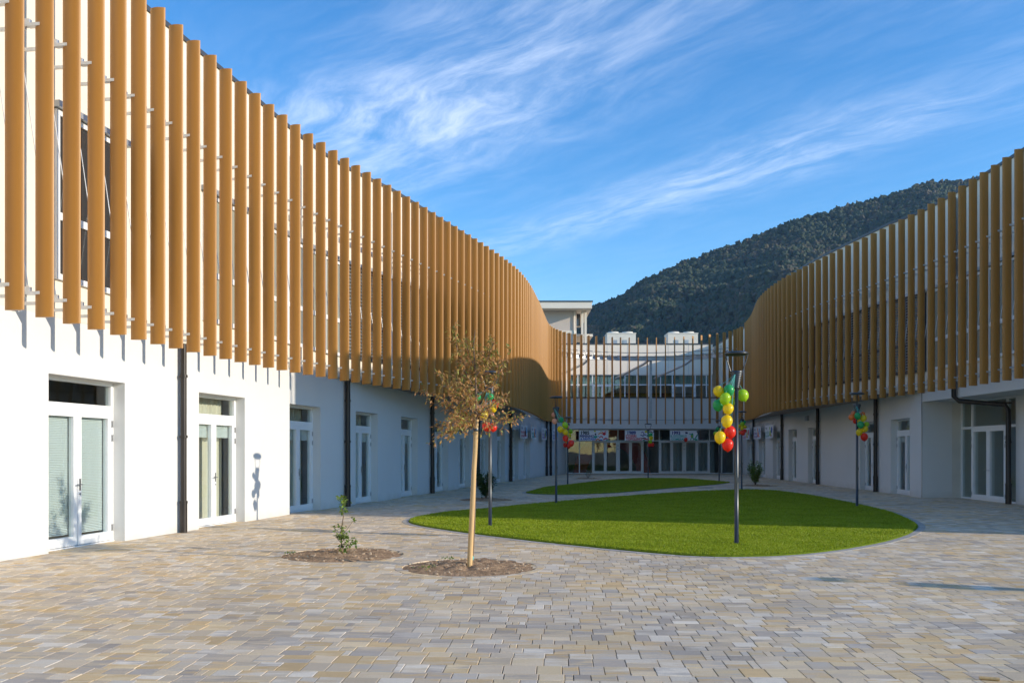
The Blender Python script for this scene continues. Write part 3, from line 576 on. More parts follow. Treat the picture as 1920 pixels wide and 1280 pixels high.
# recessed entrance: lintel, ceiling, side wall, glazing
NGF = normals(GF); RG = GF-NGF*1.38
mb = MB(); strip(mb, GF, GF, 3.34, ZS); strip(mb, GF, RG, 3.34, 3.34); mb.quad((*GF[0], -.1), (*RG[0], -.1), (*RG[0], 3.34), (*GF[0], 3.34))
mb.quad((*GF[-1], -.1), (*RG[-1], -.1), (*RG[-1], 3.34), (*GF[-1], 3.34)); mb.build('entrance_recess', M_white, RW)
def glazing(root, P0, P1, n, cells, z0, z1, ztr, D_off=0, glass=None, blind=0, curtain=False):
    """fixed glazed screen: cells = [(u0, u1, 'fixed'|'door')]; mullions, transom, panes and doors are separate parts"""
    p0, p1 = Vector((*P0, 0)), Vector((*P1, 0)); u = (p1-p0).normalized(); v = Vector((*n, 0)); z = Vector((0, 0, 1)); ax = (u, v, z); gl = glass or M_glass_d
    def bx(mb, u0, u1, a, b, d=.1): mb.box(p0+u*(u0+u1)/2+z*(a+b)/2, (u1-u0, d, b-a), ax)
    us = sorted({c[0] for c in cells} | {c[1] for c in cells}); hm = .035
    for q in us:
        m = MB(); bx(m, q-hm, q+hm, z0, z1, .12); m.build('mullion', M_frame, root)
    for a, b, k in cells:
        t = MB(); bx(t, a+hm, b-hm, ztr-.04, ztr+.04); bx(t, a+hm, b-hm, z1-.06, z1); bx(t, a+hm, b-hm, z0, z0+.06); t.build('transom', M_frame, root)
        g_ = MB(); bx(g_, a+hm, b-hm, ztr+.04, z1-.06, .02); g_.build('pane', gl, root)
        if k == 'fixed':
            g_ = MB(); bx(g_, a+hm, b-hm, z0+.06, ztr-.04, .02); g_.build('pane', gl, root)
        else:
            lw = (b-a-2*hm)/2
            for j in range(2):
                x0, x1 = a+hm+j*lw+.004, a+hm+(j+1)*lw-.004; d = MB(); s_ = .1; y0, y1 = z0+.062, ztr-.042
                bx(d, x0, x0+s_, y0, y1, .16); bx(d, x1-s_, x1, y0, y1, .16); bx(d, x0+s_, x1-s_, y0, y0+.12, .16); bx(d, x0+s_, x1-s_, y1-.1, y1, .16); dd = d.build('door', M_frame, root)
                g_ = MB(); bx(g_, x0+s_, x1-s_, y0+.12, y1-.1, .02); g_.build('pane', gl, dd)
                h = MB(); hx_ = x1-s_/2 if j == 0 else x0+s_/2; h.tube([p0+u*hx_+v*.08+z*(z0+1.0), p0+u*hx_+v*.13+z*(z0+1.0), p0+u*(hx_+(-.12 if j == 0 else .12))+v*.13+z*(z0+1.0)], .012, 6); h.build('handle', M_handle, dd)
                ex = x0 if j == 0 else x1
                for hz in (.2, 1.8, 2.05): hg = MB(); bx(hg, ex-.015, ex+.015, z0+hz-.06, z0+hz+.06, .2); hg.build('hinge', M_handle, dd)
def along(P, D): i = int(np.argmin(np.abs(P[:, 1]-D))); return P[i], i
a0, i0 = along(RG, 29.6); a1, i1 = along(RG, 26.3); d1 = np.hypot(*(a1-a0)); sc1 = d1/3.3
glazing(RW, a0, a1, NGF[i0], [(.03, .72*sc1, 'fixed'), (.72*sc1, 2.75*sc1, 'door'), (2.75*sc1, 3.27*sc1, 'fixed')], .0, 3.34, 2.42)
b0, j0 = along(RG, 25.5); b1, j1 = along(RG, 18.6); d2 = np.hypot(*(b1-b0))
glazing(RW, b0, b1, NGF[j0], [(.03, d2*.33, 'fixed'), (d2*.33, d2*.62, 'door'), (d2*.62, d2-.03, 'fixed')], .0, 3.34, 2.42)
for q0, q1 in ((a1, b0), (b1, RG[-1])):
    pw = MB(); nn = NGF[i1]; w0, w1 = q0+nn*.1, q1+nn*.1
    for s0, s1 in ((w0, w1), (w0-nn*.3, w0), (w1, w1-nn*.3)): pw.quad((*s0, -.1), (*s1, -.1), (*s1, 3.34), (*s0, 3.34))
    pw.build('pier', M_white, RW)
er = MB(); E0, E1 = RG-NGF*.1, RG-NGF*5; strip(er, E1, E1, 0, 3.4); strip(er, E0, E1, 0.0, 0.0); strip(er, E0, E1, 3.4, 3.4); er.quad((*E0[0], 0), (*E1[0], 0), (*E1[0], 3.4), (*E0[0], 3.4)); er.quad((*E0[-1], 0), (*E1[-1], 0), (*E1[-1], 3.4), (*E0[-1], 3.4)); er.build('entrance_lining', M_room, RW)
c5 = Vector((*RG[i1], 0))+Vector((*NGF[i1], 0))*.32
f5 = np.array(GF[along(GF, 27.2)[1]]); n5 = NGF[along(GF, 27.2)[1]]; t5 = Vector((*f5, 0))+Vector((*n5, 0))*.11
downpipe(RW, None or (0, 0), (0, 0), 0, .075, [c5+Vector((0, 0, -.02)), c5+Vector((0, 0, 2.9)), c5+Vector((0, 0, 3.05))+(t5-c5)*.06, t5+(c5-t5)*.1+Vector((0, 0, 3.22)), t5+Vector((0, 0, 3.36)), t5+Vector((0, 0, 9.7))])
ew = MB(); i, p = at_px(GR, 1515); q = Vector((*p, 2.98+.35))+Vector((*NGR[int(i)], 0))*.05; ew.box(q, (.12, .35, .25)); ew.build('emergency_light', M_steel, RW)

# ------------------------------------------------------------------ central block
CB = empty('central_block', (10, 62.45, 0), 'central school block with glazed ground floor and balcony behind sparse fins', 'building')
XP = lambda x, D: (x-XC)*D/F
gx = [(1062.8, 1086.3, 'fixed'), (1086.3, 1111, 'fixed'), (1111, 1158.5, 'door'), (1158.5, 1205.6, 'door'), (1205.6, 1236, 'fixed'), (1236, 1282.6, 'door'), (1282.6, 1330, 'door'), (1330, 1353, 'fixed'), (1353, 1375, 'fixed')]
DG = 62.4; xl = XP(1062.8, DG)
glazing(CB, (xl, DG), (XP(1375, DG), DG), (0, -1), [(XP(a, DG)-xl, XP(b, DG)-xl, k) for a, b, k in gx], .02, 3.27, 2.42)
cw = MB()
cw.quad((2.6, 60.6, 3.25), (16.6, 60.6, 3.25), (16.6, 60.6, 5.42), (2.6, 60.6, 5.42)); cw.quad((2.6, 60.6, 3.25), (16.6, 60.6, 3.25), (16.6, 62.9, 3.25), (2.6, 62.9, 3.25)); cw.quad((2.6, 60.85, 4.3), (16.6, 60.85, 4.3), (16.6, 60.85, 5.42), (2.6, 60.85, 5.42)); cw.quad((2.6, 60.85, 4.3), (16.6, 60.85, 4.3), (16.6, 65.3, 4.3), (2.6, 65.3, 4.3))
cw.build('balcony', M_white, CB)
cp = MB(); cp.box((9.6, 60.72, 5.46), (14, .34, .08)); cp.build('balcony_cap', M_dark, CB)
DU = 65.0; ul, ur = XP(1066, DU), XP(1334, DU); uw = MB()
uw.quad((2.6, DU, 7.5), (ur+.1, DU, 7.5), (ur+.1, DU, 9.78), (2.6, DU, 9.78)); uw.quad((2.6, DU, 4.3), (ul, DU, 4.3), (ul, DU, 7.5), (2.6, DU, 7.5)); uw.quad((2.6, DU+.3, 7.5), (ur+.1, DU+.3, 7.5), (ur+.1, DU, 7.5), (2.6, DU, 7.5))
uw.quad((ur+.1, DU, 4.3), (ur+.1, DU+14, 4.3), (ur+.1, DU+14, 9.78), (ur+.1, DU, 9.78)); uw.build('upper_wall', mat('panel_wall', (.85, .75, .62), .8, noise=(.5, .03, (1, 1, 1)), bump=(30, .1, .003)), CB)
jt = MB()                                     # open joints of the cladding
for q in range(1, 9): jt.box((2.6+q*1.55, DU-.002, 8.64), (.015, .01, 2.26))
jt.box((9, DU-.002, 8.62), (13, .01, .012)); jt.build('cladding_joint', M_steel, CB)
cp = MB(); cp.box(((2.6+ur)/2+.05, DU+.15, 9.82), (ur-2.4, .4, .09)); cp.build('parapet_cap', M_dark, CB)
rf = MB(); rf.quad((2.6, DU+.2, 9.7), (ur+.1, DU+.2, 9.7), (ur+.1, DU+14, 9.7), (2.6, DU+14, 9.7)); rf.build('roof', M_roof, CB)
ux = [(1066, 1083.7, 'fixed'), (1083.7, 1111, 'fixed'), (1111, 1150, 'door'), (1150, 1172, 'fixed'), (1172, 1194.5, 'fixed'), (1194.5, 1216.7, 'fixed'), (1216.7, 1239, 'fixed'), (1239, 1261, 'fixed'), (1261, 1304, 'door'), (1304, 1325, 'fixed'), (1325, 1334, 'fixed')]
glazing(CB, (ul, DU+.12), (ur, DU+.12), (0, -1), [(XP(a, DU)-ul, XP(b, DU)-ul, k) for a, b, k in ux], 4.32, 7.5, 6.72)
M_green = mat('green_curtain', (.30, .42, .36), .8, noise=(2, .15, (5, 5, .2))); M_red = mat('red_panel', (.42, .05, .03), .7, noise=(2, .2, (1, 1, 1))); M_mural = mat('mural', (.35, .22, .06), .8)
def mural_nodes(m):
    nt = m.node_tree; N = nt.nodes; v = N.new('ShaderNodeTexVoronoi'); v.inputs['Scale'].default_value = 1.6; tc = N.new('ShaderNodeTexCoord'); nt.links.new(tc.outputs['Object'], v.inputs[0])
    r = N.new('ShaderNodeValToRGB'); e = r.color_ramp; e.elements[0].color = (.30, .16, .03, 1); e.elements[1].color = (.05, .09, .16, 1); x = e.elements.new(.45); x.color = (.42, .30, .04, 1); x = e.elements.new(.7); x.color = (.22, .04, .03, 1)
    nt.links.new(v.outputs['Color'], r.inputs[0]); nt.links.new(r.outputs[0], N['Principled BSDF'].inputs['Base Color'])
mural_nodes(M_mural)
rm = MB(); rm.quad((ul-.5, DU+4, 4.3), (ur+.05, DU+4, 4.3), (ur+.05, DU+4, 8), (ul-.5, DU+4, 8)); rm.quad((ul-.5, DU+.3, 4.31), (ur, DU+.3, 4.31), (ur, DU+4, 4.31), (ul-.5, DU+4, 4.31)); rm.quad((ul-.5, DU+.3, 7.9), (ur, DU+.3, 7.9), (ur, DU+4, 7.9), (ul-.5, DU+4, 7.9))
for X_ in (ul-.5, ur+.05): rm.quad((X_, DU+.2, 4.3), (X_, DU+4, 4.3), (X_, DU+4, 7.9), (X_, DU+.2, 7.9))
rm.build('upper_room', M_room, CB)
mu = MB(); mu.box(((ul+ur)/2+1, DU+3.9, 5.5), (7.5, .1, 1.7)); mu.build('painted_panel', M_mural, CB)
cu = MB(); m = 150; cu.add([(ul+(ur-ul)*i/m, DU+.55+.05*math.sin(i*1.3), zz) for zz in (6.75, 7.5) for i in range(m+1)], [(i, i+1, m+2+i, m+1+i) for i in range(m)], True); cu.build('curtain', M_green, CB)
lo = MB(); x0_, x1_ = xl-.3, XP(1375, DG)+.3; lo.quad((x0_, DG+7, 0), (x1_, DG+7, 0), (x1_, DG+7, 3.4), (x0_, DG+7, 3.4)); lo.quad((x0_, DG+.1, .01), (x1_, DG+.1, .01), (x1_, DG+7, .01), (x0_, DG+7, .01)); lo.quad((x0_, DG+.1, 3.4), (x1_, DG+.1, 3.4), (x1_, DG+7, 3.4), (x0_, DG+7, 3.4))
for X_ in (x0_, x1_): lo.quad((X_, DG, 0), (X_, DG+7, 0), (X_, DG+7, 3.4), (X_, DG, 3.4))
lo.build('hall_lining', M_room, CB)
ar = MB(); ac = Vector((XP(1150, DG), DG+.9, -.6)); pts = []                       # dark red arch standing in the hall
for k in range(25):
    a = math.pi*k/24; pts.append((math.cos(a), math.sin(a)))
vs = [ac+Vector((x*2.0, 0, y*2.6)) for x, y in pts]+[ac+Vector((x*2.9, 0, y*4.0)) for x, y in pts]; vs += [p+Vector((0, .25, 0)) for p in vs]
ar.add(vs, [(i, i+1, 26+i, 25+i) for i in range(24)]+[(50+i, 51+i, 76+i, 75+i) for i in range(24)]+[(i, i+1, 51+i, 50+i) for i in range(24)]); ar.build('hall_arch', M_red, CB)
rp_ = MB(); rp_.box((XP(1130, DG), DG+.5, 2.95), (5.4, .1, .75)); rp_.build('red_bulkhead', M_red, CB)
cu = MB(); xs = np.linspace(XP(1240, DG), XP(1345, DG), 90); cu.add([(x, DG+1.0+.07*math.sin(i*1.1)+.03*math.sin(i*2.7), zz) for zz in (.05, 2.6) for i, x in enumerate(xs)], [(i, i+1, 91+i, 90+i) for i in range(89)], True); cu.build('hall_curtain', mat('hall_curtain', (.42, .45, .44), .8), CB)
fins_of(CB, lambda p: p[1] > 54.2 or (p[1] > 53.9 and 2.75 <= p[0] <= 14.2), BRB)
bi0, bi1 = near_idx(TC, (3.3, 55.1)), near_idx(TC, (14.0, 55.3))
bm_ = MB()
for i in range(bi0, bi1):
    for z, hgt, off in ((8.05, .28, .62),):
        a, b = TC[i]-TN[i]*off, TC[i+1]-TN[i+1]*off; d = Vector((*(b-a), 0)); L_ = d.length; d.normalize(); c = Vector((*((a+b)/2), z)); s_ = Vector((d.y, -d.x, 0))
        bm_.box(c, (L_+.01, .02, hgt), (d, s_, Vector((0, 0, 1)))); bm_.box(c+Vector((0, 0, hgt/2)), (L_+.01, .2, .025), (d, s_, Vector((0, 0, 1)))); bm_.box(c-Vector((0, 0, hgt/2)), (L_+.01, .2, .025), (d, s_, Vector((0, 0, 1))))
bm_.build('steel_beam', M_steel, CB)
rail(CB, TC[bi0:bi1], TN[bi0:bi1], .42, 3.80, .03, M_steel); rail(CB, TC[bi0:bi1], TN[bi0:bi1], .42, 8.42, .025, M_steel)
for xb, zb_ in ((1104, 6.9), (1220, 6.6), (1300, 6.6)):
    X0 = XP(xb, 58.6); s = MB(); s.tube([(X0, 59.0, 8.0), (X0-.3, 59.7, 7.75), (X0-1.6, DU, zb_+.6)], .09, 10); s.build('strut', M_steel, CB)
s = MB(); s.box((XP(1220, 59.4), 59.4, 6.0), (.16, .16, 4.1)); s.build('steel_post', M_steel, CB)
sp = MB(); sp.add([(ur+.35, DU-.4, 9.7), (ur+.62, DU-.4, 9.7), (ur+1.5, DU-.4, 4.4), (ur+.9, DU-.4, 4.4), (ur+.35, DU+3, 9.7), (ur+.62, DU+3, 9.7), (ur+1.5, DU+3, 4.4), (ur+.9, DU+3, 4.4)], ((0, 1, 2, 3), (4, 7, 6, 5), (0, 4, 5, 1), (1, 5, 6, 2), (3, 2, 6, 7), (0, 3, 7, 4))); sp.build('sloping_wall', M_cream, CB)

# ------------------------------------------------------------------ behind: roof units, flats
def roof_unit(X, Dp, w, label):
    e = empty('roof_chiller', (X, Dp, 9.7), label, 'air conditioner', 'chillers on the flat roof'); b = MB(); h = 1.75
    b.box((X, Dp, 9.7+.25+(h-.25)/2), (w, 1.6, h-.25)); b.box((X, Dp, 9.7+h+.04), (w+.06, 1.66, .08)); b.build('casing', M_unit, e)
    f = MB()
    for s in (-1, 1): f.box((X+s*(w/2-.15), Dp, 9.7+.125), (.12, 1.5, .25))
    f.build('foot', M_steel, e)
    for s in (-.5, .5):
        r = MB(); r.lathe([(.50, 0), (.46, .16), (.42, .16), (.40, .02), (.1, .02), (.08, .1), (0, .1)], (X+s*w*.5, Dp, 9.7+h+.08), 20); r.build('fan_cowl', M_unit, e)
    p = MB()
    for s in (-.22, .12): p.box((X+s*w, Dp-.82, 9.7+h*.62), (.34, .03, .3))
    p.box((X+.36*w, Dp-.82, 9.7+h*.3), (.32, .03, .2)); p.build('access_panel', M_steel, e)
M_unit = mat('unit_paint', (.74, .68, .57), .5, noise=(2, .06, (1, 1, 1)))
roof_unit(XP(1163, 72), 72, 2.4, 'cream rooftop chiller beside the flats'); roof_unit(XP(1277, 72), 72, 2.5, 'cream rooftop chiller farther from the flats with a blue side')
AB = empty('apartment_block', (2, 95, 0), 'beige block of flats with flat overhanging roof behind the school', 'building')
DA = 92.; X1 = XP(1081, DA); w = MB(); w.box((X1-8, DA+6, 8.6), (16, 12, 17.2)); w.build('wall', mat('flats_render', (.62, .53, .46), .9, noise=(.3, .05, (1, 1, 1))), AB)
M_flats = mat('flats_trim', (.82, .74, .62), .8)
zr = CAMZ+(YH-583)*DA/F; rt = CAMZ+(YH-571)*DA/F; xr = XP(1107, DA)
r = MB(); r.box(((X1-16+xr)/2, DA+5.2, (zr+rt)/2), (xr-X1+16, 14, rt-zr)); r.build('roof', M_flats, AB); r = MB(); r.box(((X1-16+xr)/2, DA+5.2, rt+.05), (xr-X1+16.2, 14.2, .1)); r.build('roof_edge', M_dark, AB)
for x in (1092, 1098):
    c = MB(); c.box((XP(x, DA), DA+.2, zr/2), (.24, .4, zr)); c.build('column', M_flats, AB)
b = MB(); b.box((XP(1096, DA), DA+3, CAMZ+(YH-627)*DA/F), (1.9, 5, .25)); b.build('balcony', M_flats, AB)
b = MB(); zf = CAMZ+(YH-626)*DA/F
for k in range(9): b.box((XP(1100, DA)+k*.17, DA+.5, zf+.5), (.03, .03, .95))
b.box((XP(1106.5, DA), DA+.5, zf+.98), (1.5, .05, .05)); b.build('railing', M_dark, AB)
b = MB(); b.box((XP(1086.5, DA), DA+2.0, zf+1.9), (.5, .1, 1.5)); b.build('window', M_pane, AB)
b = MB(); b.box((X1-8, DA-.03, CAMZ+(YH-623)*DA/F), (16, .06, .35)); b.build('string_course', M_flats, AB)
b = MB(); b.tube([(X1-.25, DA-.1, 0), (X1-.25, DA-.1, zr-.05)], .06, 8); b.build('gutter_pipe', M_flats, AB)

# ------------------------------------------------------------------ lamp posts and balloons
def lamp_mesh():
    out = {}
    p = MB(); p.lathe([(.0, 0), (.075, 0), (.075, .02), (.038, .02), (.036, 1.0), (.031, 2.72), (0, 2.72)], n=16); p.box((0, -.038, 1.12), (.05, .012, .09)); out['pole'] = p
    h = MB(); prof = [(.035, 2.68)]
    for k in range(9):
        r = .045+.058*k/8; z = 2.70+.03*k; prof += [(r, z), (r+.004, z+.016), (r-.006, z+.018)]
    prof += [(.108, 2.975), (.09, 2.99), (0, 2.99)]; h.lathe(prof, n=20); out['lamp_body'] = h
    a = MB(); a.tube([(.095, 0, 2.96), (.115, 0, 3.0), (.185, 0, 3.22), (.198, 0, 3.27)], .012, 6); out['arm'] = a
    d = MB(); d.lathe([(0, 3.255), (.19, 3.26), (.205, 3.275), (.205, 3.29), (.15, 3.315), (0, 3.325)], n=28); out['lamp_shade'] = d
    return {k: (v.mesh(k), v) for k, v in out.items()}
LM = lamp_mesh()
for k, (me, _) in LM.items(): me.materials.append(M_lamp)
def lamp(p, rz, label):
    e = empty('lamp_post', p, label, 'lamp post', 'lamp posts on the lawns')
    pl = inst('pole', LM['pole'][0], e, (0, 0, 0), rz); b = inst('lamp_body', LM['lamp_body'][0], e, (0, 0, 0), rz); inst('arm', LM['arm'][0], e, (0, 0, 0), rz); inst('arm', LM['arm'][0], e, (0, 0, 0), rz+math.pi); inst('lamp_shade', LM['lamp_shade'][0], e, (0, 0, 0), rz); return e
BC = {'yellow': (.92, .70, .02), 'green': (.045, .46, .15), 'lime green': (.48, .72, .03), 'red': (.90, .05, .025), 'orange': (.92, .25, .04), 'peach': (.92, .46, .30)}
def balloon_mat(c):
    m = mat('balloon_'+c.replace(' ', '_'), BC[c], .28, spec=.5); nt = m.node_tree; N = nt.nodes; L = nt.links; b = N['Principled BSDF']
    t = N.new('ShaderNodeBsdfTranslucent'); t.inputs[0].default_value = (*BC[c], 1); ms = N.new('ShaderNodeMixShader'); ms.inputs[0].default_value = .4; L.new(b.outputs[0], ms.inputs[1]); L.new(t.outputs[0], ms.inputs[2]); L.new(ms.outputs[0], N['Material Output'].inputs[0]); return m
def balloon_mesh(c):
    mb = MB(); prof = [(0, 1.0)]+[(math.sin(t), math.cos(t)*(1.0 if math.cos(t) > 0 else 1.22)) for t in np.linspace(.2, 2.75, 13)]+[(.16, -1.2), (.05, -1.27)]; mb.lathe(prof, n=20); kn = MB(); kn.lathe([(.05, -1.27), (.04, -1.3), (.10, -1.39), (.0, -1.37)], n=8)
    a = mb.mesh('balloon'); b = kn.mesh('knot'); m = balloon_mat(c); a.materials.append(m); b.materials.append(m); return a, b
BM = {c: balloon_mesh(c) for c in BC}
def balloon(c, p, r, label, tilt=None):
    o = bpy.data.objects.new('balloon', BM[c][0]); C.objects.link(o); o.location = p; o.scale = (r, r, r*random.uniform(.98, 1.08)); o.rotation_euler = tilt or (random.uniform(-.6, .6), random.uniform(-.6, .6), random.uniform(0, 6))
    k = bpy.data.objects.new('knot', BM[c][1]); C.objects.link(k); k.parent = o; tag(o, label, 'balloon', 'balloons tied to lamp posts'); return o
M_string = mat('ribbon', (.10, .42, .40), .5)
def bunch(lp, where, items):
    """items = (colour, photo x, y, radius px, depth offset); the bunch hangs on its lamp post"""
    D0 = lp.y; s = MB(); knot = Vector((lp.x-.05, lp.y-.09, 2.92))
    by = {}
    for it in items: by.setdefault(it[0], []).append(it[2])
    RANK = {1: [''], 2: ['upper ', 'lower '], 3: ['topmost ', 'middle ', 'lowest ']}
    for c, x, y, r, dd in items:
        ys = sorted(by[c]); rk = RANK.get(len(ys)) or (['topmost ', 'second highest ', 'third highest ', 'fourth highest ', 'fifth highest '][:len(ys)-1]+['lowest '])
        p = at(x, y, D0+dd); rr = r*(D0+dd)/F; balloon(c, p, rr, f'{rk[ys.index(y)]}{c} balloon on the lamp post {where}')
        s.tube([knot, (knot+p)/2+Vector((random.uniform(-.02, .02), 0, .03)), p+Vector((0, 0, rr*.9))], .004, 4, False)
    o = s.build('balloon_strings', M_string, loc=knot); tag(o, f'thin teal ribbons on the lamp post {where}', 'ribbon', 'balloon ribbons')
def cv(x0, y0, k, L_): return [(c, x0+a*k, y0+b*k, r*k, d) for c, a, b, r, d in L_]
lamps = {
 1: (gp(1381, 1022), 'on the sunlit lawn front'), 4: (gp(919, 988), 'behind the staked tree'), 2: (gp(1607, 950.5), 'near the recessed entrance'),
 3: (gp(1042.7, 944.2), 'between the two lawns by the golden wing'), 5: (gp(1390.5, 918.3), 'beside the flowering shrub'), 6: (gp(1215.2, 896.8), 'before the glass doors'),
 7: (gp(1064.4, 908.3), 'on the small lawn by golden fins'), 8: (gp(1348.4, 902.8), 'on the small lawn by brown fins')}
LR = {1: .1, 4: .4, 2: 1.15, 3: 1.35, 5: 1.2, 6: 0, 7: 1.2, 8: .9}
for k, (p, wh) in lamps.items(): lamp(p, LR[k], f'dark metal lamp post with disc top {wh}')
bunch(*lamps[1], cv(1320, 640, .172, [('yellow', 158, 540, 58, -.05), ('green', 270, 525, 57, -.12), ('lime green', 232, 618, 58, -.2), ('green', 152, 690, 57, -.02), ('yellow', 265, 728, 58, -.16), ('yellow', 300, 560, 50, .1), ('lime green', 325, 640, 45, .18), ('lime green', 420, 580, 63, .08), ('yellow', 250, 862, 62, -.1), ('red', 283, 978, 62, -.04), ('yellow', 175, 1038, 60, -.14), ('red', 258, 1118, 62, -.08)]))
bunch(*lamps[2], cv(1560, 720, .0937, [('orange', 390, 655, 58, 0), ('orange', 435, 580, 50, .1), ('red', 470, 730, 52, .12), ('green', 512, 632, 62, -.16), ('orange', 610, 600, 50, .1), ('yellow', 630, 680, 63, -.1), ('yellow', 555, 740, 50, -.05), ('green', 572, 805, 66, -.16), ('lime green', 690, 800, 52, .02), ('yellow', 570, 890, 50, .05), ('yellow', 660, 895, 62, -.12), ('yellow', 545, 955, 64, -.1), ('red', 645, 1048, 70, -.1)]))
bunch(*lamps[3], cv(1020, 730, .1015, [('peach', 190, 465, 50, .05), ('peach', 197, 582, 52, .02), ('green', 318, 555, 46, -.05), ('lime green', 388, 655, 55, -.12), ('peach', 425, 690, 42, .05), ('yellow', 300, 730, 58, -.16), ('yellow', 388, 780, 54, -.08), ('red', 397, 900, 53, -.1), ('red', 503, 985, 56, -.1)]))
bunch(*lamps[7], cv(1020, 730, .1015, [('lime green', 490, 768, 40, -.1), ('yellow', 460, 845, 42, -.1), ('red', 395, 1020, 40, -.05), ('yellow', 425, 990, 38, .1), ('red', 452, 1045, 38, -.08)]))
bunch(*lamps[4], cv(860, 680, .1094, [('green', 325, 590, 58, -.1), ('green', 548, 580, 52, -.1), ('red', 630, 690, 68, .05), ('yellow', 590, 770, 66, -.1), ('orange', 510, 850, 60, .05), ('peach', 375, 780, 60, 0), ('peach', 450, 700, 55, .05), ('yellow', 435, 895, 74, -.16), ('peach', 560, 905, 55, .04), ('red', 475, 1085, 74, -.1), ('red', 592, 1098, 70, -.12)]))
bunch(*lamps[5], cv(1380, 780, .0625, [('green', 240, 175, 60, .05), ('lime green', 190, 230, 62, -.12), ('yellow', 85, 300, 55, -.05), ('yellow', 185, 355, 56, -.14), ('yellow', 270, 315, 52, -.05), ('orange', 110, 480, 56, -.05), ('red', 200, 490, 68, -.12), ('red', 262, 440, 58, -.05)]))
bunch(*lamps[6], cv(1030, 760, .1094, [('green', 1735, 500, 35, -.1), ('yellow', 1745, 552, 35, -.12), ('lime green', 1730, 620, 32, -.1), ('red', 1722, 672, 32, -.1), ('red', 1765, 665, 32, -.06)]))
bunch(*lamps[8], [('green', 1345.6, 804, 3.8, -.1), ('yellow', 1350, 806, 3.8, -.12), ('lime green', 1341.5, 812, 3.8, -.1), ('orange', 1355.7, 806, 3.6, .05), ('yellow', 1347, 815, 3.8, -.1)])

# one more lamp post stands beside the camera, outside the frame; its long shadow crosses the paving
p9 = Vector((14.2, 7.05, 0)); lamp(p9, .5, 'dark metal lamp post with disc top on the open paving')
for dz, dx, cc, nm in ((3.0, -.1, 'yellow', 'upper '), (2.86, -.22, 'red', ''), (2.8, .1, 'green', ''), (2.66, -.08, 'yellow', 'lower ')): balloon(cc, p9+Vector((dx, -.13, dz-.1)), .1, nm+cc+' balloon on the lamp post standing on the open paving')
# ------------------------------------------------------------------ painted banners
M_banner = mat('banner_white', (.82, .83, .86), .7, noise=(2, .03, (1, 1, 1)))
PAINT = {k: mat('paint_'+k, c, .8) for k, c in {'black': (.02, .02, .03), 'navy': (.03, .03, .22), 'red': (.62, .02, .03), 'green': (.02, .32, .20), 'teal': (.05, .40, .33), 'blue': (.05, .13, .50), 'orange': (.80, .22, .03), 'yellow': (.70, .62, .05), 'purple': (.22, .12, .40), 'pink': (.75, .30, .38), 'lime': (.30, .50, .05), 'brown': (.12, .03, .02), 'sky': (.25, .45, .68)}.items()}
def banner(o, u, n, w, h, label, texts, shapes):
    """o = upper left corner, u along, n to the viewer; texts = (string, height, x, y, paint); shapes = (paint, [(x, y)...])"""
    o = Vector(o); u = Vector(u).normalized(); n = Vector(n).normalized(); z = Vector((0, 0, 1)); e = empty('banner', o+u*w/2-z*h, label, 'banner', 'painted banners on the school'); p = MB(); p.box(o+u*w/2-z*h/2, (w, .03, h), (u, n, z)); p.build('panel', M_banner, e)
    s = MB()
    for k in (.12, .88): s.tube([o+u*w*k-n*.02, o+u*w*k-n*.02+z*.12, o+u*w*k-n*.12+z*.12], .01, 5)
    s.build('hanger', M_steel, e); lay = .018
    for st, hh, x, y, pt in texts:
        cu_ = bpy.data.curves.new('lettering', 'FONT'); cu_.body = st; cu_.size = hh*1.35; cu_.offset = hh*.055; to = bpy.data.objects.new('lettering', cu_); C.objects.link(to); bpy.context.view_layer.update()
        me = bpy.data.meshes.new_from_object(to.evaluated_get(bpy.context.evaluated_depsgraph_get())); bpy.data.objects.remove(to)
        q = np.array([v.co[:] for v in me.vertices]); wd = q[:, 0].max(); f = min(1, (w*.56-x+.06)/wd); q[:, 0] *= f
        for v, c in zip(me.vertices, q): v.co = o+u*(x+c[0])-z*(y-c[1]+.006*math.sin(c[0]*23))+n*lay-(o+u*w/2-z*h)
        me.name = 'lettering'; me.materials.clear(); me.materials.append(PAINT[pt]); ob = bpy.data.objects.new('lettering', me); C.objects.link(ob); ob.parent = e
    for k, (pt, pl) in enumerate(shapes):
        m = MB(); m.add([o+u*a-z*b+n*(lay+.0012*(k+1)) for a, b in pl], (tuple(range(len(pl))),)); m.build('drawing', PAINT[pt], e)
def blob(x, y, rx_, ry_, n=14, j=.18): return [(x+rx_*math.cos(6.2832*k/n)*random.uniform(1-j, 1+j), y+ry_*math.sin(6.2832*k/n)*random.uniform(1-j, 1+j)) for k in range(n)]
def stroke(pts, w=.035):
    pts = [Vector((*p, 0)) for p in pts]; L_ = []; R_ = []
    for i, p in enumerate(pts):
        t = (pts[min(i+1, len(pts)-1)]-pts[max(i-1, 0)]).normalized(); s = Vector((-t.y, t.x, 0))*w/2; L_.append((p+s)[:2]); R_.append((p-s)[:2])
    return L_+R_[::-1]
def scribble(x0, x1, y, h, w=.04):
    k = 9; return stroke([(x0+(x1-x0)*i/k, y+h*(.5 if i % 2 else -.5)*random.uniform(.6, 1)) for i in range(k+1)], w)
def arc(x, y, r, w=.05): return stroke([(x+r*math.cos(math.pi*k/10), y-r*math.sin(math.pi*k/10)) for k in range(11)], w)
DBN = 60.75; up_ = (1, 0, 0); toC = (0, -1, 0)
def bz(y): return CAMZ+(YH-y)*DBN/F
def back_banner(x0, x1, y0, y1, label, texts, shapes): banner((XP(x0, DBN), DBN, bz(y0)), up_, toC, (x1-x0)*DBN/F, (y1-y0)*DBN/F, label, texts, shapes)
